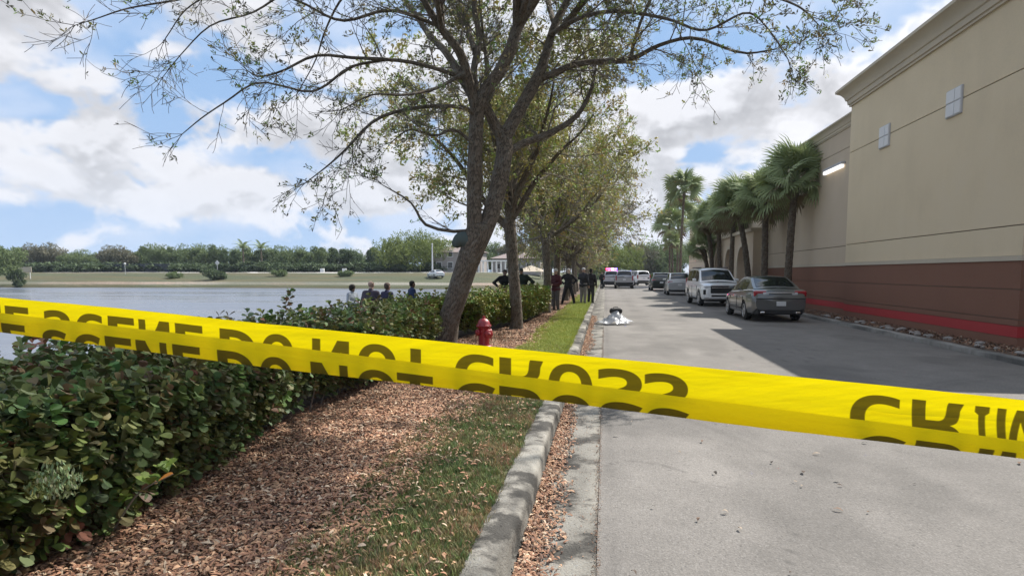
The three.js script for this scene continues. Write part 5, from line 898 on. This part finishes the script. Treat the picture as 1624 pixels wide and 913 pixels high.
  for (const [ch, a, b] of LETTERS) {
    const m = c.measureText(ch), w = m.actualBoundingBoxRight + m.actualBoundingBoxLeft, h = m.actualBoundingBoxAscent + m.actualBoundingBoxDescent;
    const x0 = a / total * W, x1 = b / total * W, y0 = 0.175 * Hh, y1 = 0.855 * Hh;
    if (ch === 'R') {   // the tape's R has an upright leg
      const X = (u) => x0 + u * (x1 - x0), Y = (v) => y0 + v * (y1 - y0), p = new Path2D();
      p.moveTo(X(0), Y(0)); p.lineTo(X(0.55), Y(0)); p.bezierCurveTo(X(1.06), Y(0), X(1.06), Y(0.5), X(0.74), Y(0.56)); p.bezierCurveTo(X(0.93), Y(0.6), X(0.93), Y(0.72), X(0.94), Y(0.86)); p.lineTo(X(1.0), Y(1)); p.lineTo(X(0.71), Y(1)); p.bezierCurveTo(X(0.64), Y(0.9), X(0.74), Y(0.64), X(0.5), Y(0.63)); p.lineTo(X(0.27), Y(0.63)); p.lineTo(X(0.27), Y(1)); p.lineTo(X(0), Y(1)); p.closePath();
      p.moveTo(X(0.27), Y(0.18)); p.lineTo(X(0.27), Y(0.46)); p.lineTo(X(0.5), Y(0.46)); p.bezierCurveTo(X(0.76), Y(0.46), X(0.76), Y(0.18), X(0.5), Y(0.18)); p.closePath();
      c.fill(p, 'evenodd'); continue;
    }
    c.save(); c.translate(x0, y0); c.scale((x1 - x0) / w, (y1 - y0) / h); c.fillText(ch, m.actualBoundingBoxLeft, m.actualBoundingBoxAscent); c.restore();
  }
  const map = new THREE.CanvasTexture(cv); map.colorSpace = THREE.SRGBColorSpace; map.magFilter = THREE.LinearFilter; map.anisotropy = 8;
  const crease = dataTex(512, 1, (u, v) => grey(0.6 * fbm(u * 34 + v * 6, v * 3, 4, 821, 0) + 0.4 * (1 - Math.abs(2 * fbm(u * 9, v * 5 + u * 4, 3, 823, 0) - 1))), true); crease.repeat.set(1, 1);
  const mat = new THREE.MeshPhysicalMaterial({ map, bumpMap: crease, bumpScale: 0.0022, roughness: 1, transmission: 0.43, thickness: 0, specularIntensity: 0.4, side: THREE.DoubleSide });
  const b = new Buf(); let s = 0, prev = null;
  const at3 = (k, j) => V(...ROWS[k].slice(j * 3, j * 3 + 3)), sub = 5, lines = [];
  for (let k = 0; k < ROWS.length - 1; k++) for (let q = 0; q < (k === ROWS.length - 2 ? sub + 1 : sub); q++) { const t = q / sub; lines.push([0, 1, 2].map((j) => at3(k, j).lerp(at3(k + 1, j), t))); }
  const fwd = V(Math.sin(-0.14), 0, -Math.cos(0.14)), ACROSS = 14;
  lines.forEach(([f, a, e], i) => {
    if (prev) s += f.distanceTo(prev); prev = f;
    const la = f.distanceTo(a), le = f.distanceTo(e), wTot = la + le, wob = (k) => 0.0009 * (vn(s * 5, k, 801) - 0.5) * 2 + 0.0003 * (vn(s * 31, k, 803) - 0.5) * 2;
    for (let k = 0; k <= ACROSS; k++) {   // near panel from its free edge down to the fold
      const t = k / ACROSS, p = a.clone().lerp(f, t).addScaledVector(fwd, -0.003 * Math.sin(t * 3.14) + wob(t * 2) * 1.6 * (1 - t)); p.y += wob(3) * 0.5; b.vert(p.x, p.y, p.z, 0, 0, 1, s / total, 1 - t * la / wTot);
    }
    for (let k = 0; k <= ACROSS; k++) {   // far panel from the fold up to its free edge
      const t = k / ACROSS, p = f.clone().lerp(e, t).addScaledVector(fwd, 0.0008 + 0.004 * Math.sin(t * 3.14) + wob(5 + t * 2) * 2.2 * t); p.y += wob(3) * 0.5; b.vert(p.x, p.y, p.z, 0, 0, 1, s / total, 1 - (la + t * le) / wTot);
    }
  });
  const n = 2 * (ACROSS + 1);
  for (let i = 0; i < lines.length - 1; i++) for (let k = 0; k < n - 1; k++) { if (k === ACROSS) { /* the crease itself */ } const q = i * n + k; b.i.push(q, q + n, q + 1, q + 1, q + n, q + n + 1); }
  tag(add('barrier_tape', b.geo(true), mat), 'folded yellow barrier tape with black capital letters stretched across the whole view', 'tape');
}
// ---------------------------------------------------------------- fire hydrant
{
  const g = base('fire_hydrant', [-2.48, 0.13, -13.45], 0.3); tag(g, 'red fire hydrant standing in the mulch in front of the leaning tree', 'fire hydrant');
  const m = new THREE.MeshPhysicalMaterial({ color: rgb(0.30, 0.012, 0.022), roughness: 0.42, clearcoat: 0.4, clearcoatRoughness: 0.3, bumpMap: T.fine, bumpScale: 0.003 });
  const lathe = (pts, n = 28) => new THREE.LatheGeometry(pts.map(([r, y]) => new THREE.Vector2(r, y)), n);
  const k = 0.82, P = (a) => a.map(([r, y]) => [r * k * 1.12, y * k]);
  add('barrel', lathe(P([[0, 0], [0.2, 0], [0.2, 0.04], [0.13, 0.05], [0.125, 0.1], [0.12, 0.3], [0.125, 0.5], [0.15, 0.52], [0.15, 0.55], [0, 0.55]])), m, g);
  add('base_flange', lathe(P([[0, 0.03], [0.19, 0.03], [0.19, 0.075], [0.13, 0.085], [0, 0.085]])), m, g);
  add('bonnet', lathe(P([[0, 0.54], [0.172, 0.545], [0.172, 0.585], [0.145, 0.6], [0.14, 0.65], [0.115, 0.71], [0.07, 0.75], [0.04, 0.765], [0, 0.77]])), m, g);
  add('operating_nut', new THREE.CylinderGeometry(0.026, 0.032, 0.055, 5).translate(0, 0.65, 0), m, g);
  for (let q = 0; q < 8; q++) { const a = q / 8 * 6.28; add('bolt', new THREE.CylinderGeometry(0.013, 0.013, 0.03, 6).translate(Math.cos(a) * 0.145, 0.488, Math.sin(a) * 0.145), m, g); }
  const cap = (r, len, a, y) => { const n = add('nozzle', lathe([[0, 0], [r * 0.8, 0], [r * 0.8, len * 0.55], [r * 1.12, len * 0.6], [r * 1.12, len * 0.9], [r * 0.9, len], [r * 0.3, len], [r * 0.28, len + 0.03], [0, len + 0.03]], 20).rotateX(Math.PI / 2).translate(0, 0, 0.08).rotateY(a).translate(0, y, 0), m, g); return n; };
  cap(0.085, 0.12, 0.5, 0.31); cap(0.06, 0.1, 0.5 + Math.PI / 2, 0.34); cap(0.06, 0.1, 0.5 - Math.PI / 2, 0.34);
  for (const sd of [-1, 1]) { const t = new Buf(), q = []; for (let i = 0; i < 9; i++) q.push(V(sd * (0.16 + 0.0 * i), 0.3 - 0.02 * i + 0.05 * Math.sin(i * 0.4) * -1, 0.03 * Math.sin(i * 0.8))); t.tube(q, q.map(() => 0.006), 5); add('chain', t.geo(), m, g); }
}
// ---------------------------------------------------------------- crumpled plastic sheet with a black bag on it
{
  const r = rngOf(71), g = base('plastic_sheet', [0.28, 0.0, -21.9], 0.1); tag(g, 'crumpled clear white plastic sheet lying at the gutter edge of the drive', 'plastic sheet');
  const lump = (x, z) => Math.max(0, 0.40 * Math.exp(-(((x - 0.12) / 0.34) ** 2) - ((z + 0.1) / 0.4) ** 2) + 0.10 * Math.exp(-(((x + 0.45) / 0.25) ** 2) - ((z - 0.2) / 0.3) ** 2) + 0.2 * (Math.abs(fbm(x * 3.4 + 9, z * 3 + 9, 4, 611) - 0.5) * 2) * Math.exp(-x * x * 1.6 - z * z * 1.6) - 0.01) + 0.015;
  const xs = gridLines([[-0.8, 70], [0.8, 0]]), zs = gridLines([[-0.75, 60], [0.6, 0]]);
  const geo = sheet(xs, zs, lump), p = geo.attributes.position, keep = [], ok = (i) => { const x = p.getX(i), z = p.getZ(i); return Math.hypot(x / 0.68, (z + 0.05) / 0.6) < 0.75 + 0.3 * vn(Math.atan2(z, x) * 3 + 8, 1, 613); };
  for (let i = 0; i < p.count; i++) { const x = p.getX(i), z = p.getZ(i); p.setXYZ(i, x + 0.05 * (vn(x * 7, z * 7, 3) - 0.5), p.getY(i), z + 0.05 * (vn(x * 7, z * 7, 5) - 0.5)); }
  for (let i = 0; i < geo.index.count; i += 3) { const a = [0, 1, 2].map((k) => geo.index.getX(i + k)); if (a.every(ok)) keep.push(...a); }
  geo.setIndex(keep); geo.computeVertexNormals();
  add('sheet', geo, new THREE.MeshPhysicalMaterial({ color: rgb(0.62, 0.64, 0.68), roughness: 0.3, transmission: 0.55, thickness: 0, clearcoat: 0.5, side: THREE.DoubleSide }), g);
  const bag = base('black_bag', [0.36, 0.36, -22.02], 0.1); tag(bag, 'small black bag resting on top of the crumpled plastic sheet', 'bag');
  const bg = new RoundedBoxGeometry(0.4, 0.19, 0.26, 5, 0.075).translate(0, 0.085, 0), q = bg.attributes.position; for (let i = 0; i < q.count; i++) { const k = 1 + 0.22 * (fbm(q.getX(i) * 6 + 5, q.getY(i) * 6 + q.getZ(i) * 6 + 5, 3, 617) - 0.5); q.setXYZ(i, q.getX(i) * k, q.getY(i) * k * (1 - 0.4 * Math.abs(q.getX(i))), q.getZ(i) * k); } bg.computeVertexNormals();
  const bm = std({ color: rgb(0.012, 0.012, 0.013), roughness: 0.6 }); add('bag_body', bg, bm, bag); const hb = new Buf(); hb.tube([V(-0.1, 0.15, 0), V(-0.07, 0.2, 0.01), V(0.05, 0.21, 0.01), V(0.1, 0.15, 0)], [0.012, 0.012, 0.012, 0.012], 6); add('handle', hb.geo(), bm, bag);
}
// ---------------------------------------------------------------- far bank
M.farLeaf = new THREE.MeshPhysicalMaterial({ color: 0xffffff, roughness: 0.75, transmission: 0.3, thickness: 0, specularIntensity: 0.3 });
function crownTree(seed, w, h, o) {   // trunk with limbs, crown of many small leaf sprays gathered in clumps
  const r = rngOf(seed), g = new THREE.Group(), b = new Buf(), clumps = [];
  b.tube([V(0, -0.3, 0), V(0.05, h * 0.25, 0), V(0.1, h * 0.5, 0.1)], [0.22, 0.17, 0.1], 7);
  const n = o.clumps ?? 26;
  for (let k = 0; k < n; k++) { const d = randDir(r), q = Math.pow(r(), 0.4), y = h * (o.low ?? 0.18) + h * (1 - (o.low ?? 0.18)) * (0.5 + 0.5 * d.y * q), taper = o.cone ? lerp(1, 0.35, y / h) : 1; clumps.push([d.x * q * w / 2 * taper, y, d.z * q * w / 2 * taper, lerp(0.13, 0.26, r()) * w * (o.cone ? 0.8 : 1), lerp(0.6, 1.25, r())]); }
  for (const [x, y, z] of clumps.slice(0, 9)) b.tube([V(0.05, h * 0.28, 0), V(x * 0.5, lerp(h * 0.3, y, 0.6), z * 0.5), V(x, y, z)], [0.1, 0.06, 0.02], 4);
  add('trunk', b.geo(), M.twig, g);
  const list = [];
  for (const [x, y, z, R, tone] of clumps) for (let k = 0; k < (o.leaves ?? 110); k++) { const d = randDir(r), q = R * Math.pow(r(), 0.33); const py = y + d.y * q * 0.75; if (py < 0.05) continue; const c = o.color(r, tone); const s = lerp(0.6, 1.3, r()) * (o.size ?? 1); list.push([x + d.x * q, py, z + d.z * q, r() * 3, r() * 6.28, r() * 3, s, s, s, ...c]); }
  scatter('crown', FARSPRAY, M.farLeaf, list, g);
  return g;
}
const FARSPRAY = (() => { const r = rngOf(3), parts = []; for (let k = 0; k < 4; k++) { const g = leafGeo(0.42, 0.2, 0.3, 0.3); g.rotateX(r() * 3); g.rotateY(r() * 6); g.translate((r() - 0.5) * 0.3, (r() - 0.5) * 0.3, (r() - 0.5) * 0.3); parts.push(g); } return mergeGeometries(parts); })();
const col = (a, b) => (r, t) => { const k = r() * 0.6 + 0.4 * t * 0.6; return [0, 1, 2].map((i) => lerp(a[i], b[i], k)); };
const GREEN = col([0.12, 0.165, 0.075], [0.24, 0.30, 0.125]), DARK = col([0.07, 0.105, 0.055], [0.14, 0.19, 0.085]), YELLOW = col([0.14, 0.19, 0.05], [0.28, 0.32, 0.09]), GREY = col([0.15, 0.155, 0.10], [0.27, 0.25, 0.17]);
const KINDS = {
  green: crownTree(1, 9, 8, { color: GREEN }), green2: crownTree(2, 11, 7.5, { color: GREEN, clumps: 30 }), dark: crownTree(3, 7.5, 9, { color: DARK, low: 0.05 }), dark2: crownTree(4, 6.5, 9.5, { color: DARK, low: 0.04, cone: 1 }),
  yellow: crownTree(5, 17, 8.6, { color: YELLOW, clumps: 46, low: 0.2 }), grey: crownTree(6, 9, 7, { color: GREY }), shrub: crownTree(7, 3, 2.4, { color: DARK, clumps: 12, leaves: 60, low: 0, size: 0.8 }), bush: crownTree(8, 3.4, 1.8, { color: GREEN, clumps: 12, leaves: 60, low: 0, size: 0.7 }),
};
function farTree(kind, px, z, h, label, group, sw = 1) {   // px: bearing, as metres east per metre of distance
  const x = px * -z, base0 = { green: 8, green2: 7.5, dark: 9, dark2: 9.5, yellow: 8.6, grey: 7, shrub: 2.4, bush: 1.8 }[kind], t = KINDS[kind].clone(), s = h / base0;
  t.name = numbered(/shrub|bush/.test(kind) ? 'shrub' : 'bank_tree'); t.position.set(x, Math.max(groundY(Math.min(x, -0.7), z), x > -0.6 ? 0 : -1) - 0.1, z); t.rotation.y = (px * 37) % 6.28; t.scale.set(s * sw, s, s * sw); t.userData = {}; scene.add(t);
  tag(t, label, /shrub|bush/.test(kind) ? 'shrub' : 'tree', group);
  return t;
}
{
  const r = rngOf(2024), G = 'trees lined up along the far bank';
  // bearing of each crown as the eye finds it, left to right
  const row = [['green', -1.06, 9], ['green2', -1.0, 7.5], ['grey', -0.955, 8.4], ['grey', -0.925, 8.6], ['green2', -0.885, 5.8], ['green', -0.85, 5.6], ['grey', -0.81, 7.6], ['grey', -0.79, 7.4], ['green', -0.755, 8.2], ['green2', -0.725, 8.4], ['green', -0.7, 8.0], ['green2', -0.665, 8.4], ['green', -0.635, 8.6], ['dark', -0.6, 7.4], ['green', -0.57, 8.0], ['dark', -0.545, 7.8], ['green2', -0.52, 7.8], ['green2', -0.492, 7.2], ['green', -0.46, 7.6], ['dark', -0.435, 8.4], ['dark', -0.415, 8.2], ['dark', -0.395, 7.6], ['dark2', -0.36, 8.4], ['green', -0.335, 6.4]];
  const text = { green: 'mid-green leafy tree in the wooded line along the far bank', green2: 'broad mid-green tree in the wooded line along the far bank', dark: 'dark green dense tree in the wooded line along the far bank', dark2: 'dark narrow pointed tree on the far bank, left of the big yellow-green tree', grey: 'grey-green thinly leaved tree towards the left end of the far bank' };
  const ORD = ['first', 'second', 'third', 'fourth', 'fifth', 'sixth', 'seventh', 'eighth', 'ninth', 'tenth', 'eleventh', 'twelfth'];
  row.forEach(([k, b, h], i) => farTree(k, b, -156 - 12 * r(), h * 0.8, k === 'dark2' ? text[k] : text[k].split(' in the')[0].split(' towards')[0] + ' of the far bank line, ' + (i < 12 ? ORD[i] + ' crown from its left end' : ORD[Math.max(0, 23 - i)] + ' crown from its right end'), 'far bank trees'));
  for (let q = 0; q < 16; q++) farTree(q % 3 ? 'green2' : 'dark', -1.05 + q * 0.047, -178 - 10 * r(), 5.2 + 1.3 * r(), q % 3 ? 'green tree of the second rank, glimpsed behind the far bank line' : 'dark tree of the second rank, glimpsed behind the far bank line', q % 3 ? 'green trees behind the far bank line' : 'dark trees behind the far bank line');
  farTree('yellow', -0.293, -150, 8.2, 'big rounded yellow-green tree on the far bank, left of the tall white mast');
  farTree('dark', -0.258, -166, 7, 'dark tree between the big yellow-green tree and the pale pinkish house'); farTree('shrub', -0.268, -150, 3, 'dark shrub at the foot of the white mast on the far bank', undefined, 2);
  farTree('green', -1.0, -112, 8.6, 'tall tree with dark undergrowth at the left edge, nearest on the far shore').position.x = -117;
  farTree('dark', -0.98, -114, 3.6, 'dark scrub under the tall tree at the left edge of the lake').position.x = -113;
  farTree('shrub', -0.628, -124, 3.0, 'single dark bush standing on the grassy far bank above the waterline');
  farTree('bush', -0.7, -126, 1.6, 'low brown-green shrub on the far bank, right of the dark fence'); farTree('bush', -0.515, -131, 1.7, 'small round shrub on the bank below the paired distant palms'); farTree('bush', -0.405, -131, 1.5, 'tiny dark shrub on the bank, left of the tall white mast');
  for (let q = 0; q < 34; q++) farTree('shrub', -1.04 + q * 0.0225, -151 + 2 * r(), 2.4 + 1.1 * r(), 'dark clipped shrub in the continuous row under the far bank trees', 'shrubs in the row under the far trees', 2.1);
  // trees closing the end of the drive, and those behind the row
  [['yellow', 0.005, -165, 8, 'yellow-green leafy tree closing the far end of the drive'], ['green', 0.03, -178, 9, 'green tree at the end of the drive, behind the yellow-green one'], ['grey', 0.055, -172, 7.5, 'grey-green tree at the end of the drive, right of the yellow-green one'], ['green2', 0.085, -176, 8.6, 'broad tree at the end of the drive, left of the slim fan palms'], ['grey', -0.03, -170, 8.5, 'grey-green tree seen at the end of the row of verge trees'], ['dark', 0.105, -190, 11, 'dark tree at the end of the drive, behind the slim fan palms'], ['green', -0.08, -176, 9, 'green tree far behind the standing officers'], ['grey', -0.13, -180, 8, 'grey tree behind the tan-roofed pavilion'], ['green2', -0.19, -186, 8.5, 'green tree behind the white colonnade'], ['green', 0.14, -150, 5, 'low green tree just past the end of the store']].forEach(([k, b, z, h, l]) => farTree(k, b, z, h, l));
  for (let q = 0; q < 12; q++) farTree('shrub', -0.03 + q * 0.016, -146, 1.7, 'low hedge shrub across the far end of the car park', 'shrubs across the end of the car park', 1.8);
}
// two feather palms above the tree line
{
  const fr = (() => { const b = new Buf(), sp = []; for (let k = 0; k <= 8; k++) { const t = k / 8; sp.push(V(0, 0.9 * t - 1.5 * t * t, 2.6 * t)); } b.tube(sp, sp.map((_, k) => 0.05 - 0.004 * k), 4, false); for (let k = 1; k <= 8; k++) for (let q = 0; q < 3; q++) for (const sd of [-1, 1]) { const t = (k - q / 3) / 8, p = V(0, 0.9 * t - 1.5 * t * t, 2.6 * t), s = b.count, l = 0.75 * (1 - 0.55 * t); b.vert(p.x, p.y, p.z - 0.06, 0, 1, 0); b.vert(p.x, p.y, p.z + 0.06, 0, 1, 0); b.vert(p.x + sd * l, p.y - 0.3 * l, p.z + 0.35 * l, 0, 1, 0); b.i.push(s, s + 1, s + 2); } return b.geo(true); })();
  const mk = (b, z, h, label) => { const x = b * -z, g = base('feather_palm', [x, groundY(x, z), z]), t = new Buf(); tag(g, label, 'palm tree'); t.tube([V(0, -0.3, 0), V(0.1, h * 0.5, 0), V(0.05, h, 0)], [0.26, 0.2, 0.16], 8); add('trunk', t.geo(), M.palmBark, g); for (let k = 0; k < 14; k++) { const m = add('frond', fr, M.frond, g); m.position.set(0.05, h, 0); m.rotation.set(lerp(-1.0, 0.25, k / 13), k * 2.4, 0, 'YXZ'); } return g; };
  mk(-0.578, -150, 6.0, 'left one of two feather palms rising above the far bank trees'); mk(-0.547, -150, 5.8, 'right one of two feather palms rising above the far bank trees');
  mk(0.098, -185, 12, 'dark feather palm above the trees at the end of the drive');
}
// bank road with its pale edge, the mast, the white car, fence, sign board, lamps
{
  const g = sheet(gridLines([[-130, 40], [-17, 0]]), [-138, -142], (x, z) => groundY(x, z) + 0.03, (x, z) => [0.8, 0.78, 0.75]);
  struct('bank_road', g, M.asphalt);
  const m = base('white_mast', [-33.9, groundY(-33.9, -128), -128]); tag(m, 'tall thin white mast standing on the far bank beside the white car', 'pole'); add('pole', new THREE.CylinderGeometry(0.11, 0.17, 6.4, 12).translate(0, 3.2, 0), M.white, m); add('pole_base', new THREE.CylinderGeometry(0.3, 0.34, 0.3, 12).translate(0, 0.12, 0), M.conc, m); add('finial', new THREE.SphereGeometry(0.16, 12, 8).translate(0, 6.5, 0), M.white, m);
  const c = car('bank_car', 'white car parked on the far bank at the foot of the white mast', sedanSpec(paint(0.75, 0.75, 0.75, 0))); c.position.set(-33.0, groundY(-33, -127) + 0.02, -127); c.rotation.y = Math.PI / 2 - 0.9;
  const f = base('screen_fence', [-122, groundY(-122, -145), -147]); tag(f, 'long dark screened fence under the trees, left part of the far bank', 'fence');
  const fm = std({ color: rgb(0.035, 0.042, 0.055) }); for (let k = 0; k < 9; k++) add('fence_panel', box(k * 2, k * 2 + 1.94, 0.05, 2.1, -0.03, 0.03), fm, f); for (let k = 0; k <= 9; k++) add('post', box(k * 2 - 0.06, k * 2, -0.1, 2.2, -0.05, 0.05), fm, f);
  const sb = base('sign_board', [-121, groundY(-121, -124), -124]); tag(sb, 'long pale blank board on low legs at the left end of the far bank', 'sign'); add('board', rbox(3.4, 1.1, 0.12, 0.04, 0, 1.9, 0), M.cream, sb); for (const x of [-1.3, 1.3]) add('leg', box(x - 0.06, x + 0.06, -0.2, 1.4, -0.05, 0.05), M.white, sb);
  const post = (x, z, h, label, diamond) => { const p = base(diamond ? 'road_sign' : 'lamp_post', [x, groundY(x, z), z]); tag(p, label, diamond ? 'road sign' : 'lamp post'); add('post', new THREE.CylinderGeometry(0.05, 0.06, h, 8).translate(0, h / 2, 0), M.whiteGrey, p); if (diamond) add('plate', new THREE.BoxGeometry(0.8, 0.8, 0.03).rotateZ(Math.PI / 4).translate(0, h, 0), M.white, p); else add('globe', new THREE.SphereGeometry(0.24, 14, 10).translate(0, h + 0.1, 0), M.white, p); };
  post(-104, -132, 2.2, 'short white globe lamp post in front of the dark fence end'); post(-86, -138, 2.2, 'white diamond road sign on a post above the single dark bush', true);
  const tb = (x, z, l) => { const q = base('utility_box', [x, groundY(x, z), z]); tag(q, l, 'utility box'); add('cabinet', rbox(0.9, 0.85, 0.5, 0.05, 0, 0.45, 0), M.white, q); add('plinth', box(-0.5, 0.5, -0.2, 0.06, -0.3, 0.3), M.whiteGrey, q); };
  tb(-63.5, -143, 'small white cabinet by the bank road, left of its twin'); tb(-58.5, -143.5, 'small white cabinet by the bank road, nearer the middle dark trees');
}
// houses behind the leaning tree: pale two-storey block with tiled roof, colonnade, pavilion
{
  const roofM = std({ color: rgb(0.28, 0.225, 0.21), roughness: 0.9 }), wallM = std({ color: rgb(0.36, 0.33, 0.32), map: T.stucco }), winM = M.glass;
  const hip = (w, d, h, y, o = 0.6) => { const b = new Buf(), W = w / 2 + o, D = d / 2 + o, k = Math.max(0.1, W - D); const q = [[-W, y, -D], [W, y, -D], [W, y, D], [-W, y, D], [-k, y + h, 0], [k, y + h, 0]]; for (const f of [[3, 2, 5], [3, 5, 4], [1, 0, 4], [1, 4, 5], [2, 1, 5], [0, 3, 4], [0, 1, 2], [0, 2, 3]]) { const i = b.count; for (const t of f) b.vert(...q[t], 0, 1, 0); b.i.push(i, i + 1, i + 2); } return b.geo(true).toNonIndexed(); };
  const H = (x, z, w, d, h, label) => { const g = base('house', [x, groundY(x, z), z]); tag(g, label, 'house'); add('wall', box(-w / 2, w / 2, -0.5, h, -d / 2, d / 2), wallM, g); const rg = hip(w, d, 1.6, h); rg.computeVertexNormals(); add('roof', rg, roofM, g); for (let k = 0; k < Math.floor(w / 2.6); k++) for (const y of h > 4 ? [1.0, 3.6] : [1.0]) { const wx = -w / 2 + 1.4 + k * 2.6, f = add('window', box(wx - 0.65, wx + 0.65, y - 0.1, y + 1.4, d / 2 - 0.1, d / 2 + 0.06), M.white, g); add('pane', box(wx - 0.55, wx + 0.55, y, y + 1.3, d / 2 + 0.05, d / 2 + 0.075), winM, f); } return g; };
  H(-33.5, -152, 11, 8, 4.6, 'pale pinkish house with a hipped roof, partly behind the leaning trunk');
  H(-22, -168, 12, 8, 3.6, 'pale house with a low roof behind the white colonnade');
  const c = base('white_colonnade', [-25.5, groundY(-25.5, -146), -146]); tag(c, 'row of white columns under a flat beam beside the leaning trunk', 'colonnade'); for (let k = 0; k < 10; k++) add('column', new THREE.CylinderGeometry(0.16, 0.18, 2.4, 10).translate(-4.5 + k * 1.0, 1.2, 0), M.white, c); add('beam', box(-5, 5, 2.4, 2.7, -0.3, 0.3), M.white, c);
  const p = base('pavilion', [-15.6, groundY(-15.6, -140), -140]); tag(p, 'open pavilion with a tan hipped roof, between the slim trunk and the maroon jacket', 'pavilion'); const rg = hip(5.2, 5.2, 1.3, 1.3); rg.computeVertexNormals(); add('roof', rg, std({ color: rgb(0.5, 0.42, 0.32) }), p); for (const [x, z] of [[-2.3, -2.3], [2.3, -2.3], [-2.3, 2.3], [2.3, 2.3]]) add('post', box(x - 0.1, x + 0.1, -0.6, 1.32, z - 0.1, z + 0.1), M.cream, p);
}
scene.fog = new THREE.FogExp2(0xcfdcea, 0.00022);
renderer.render(scene, camera);
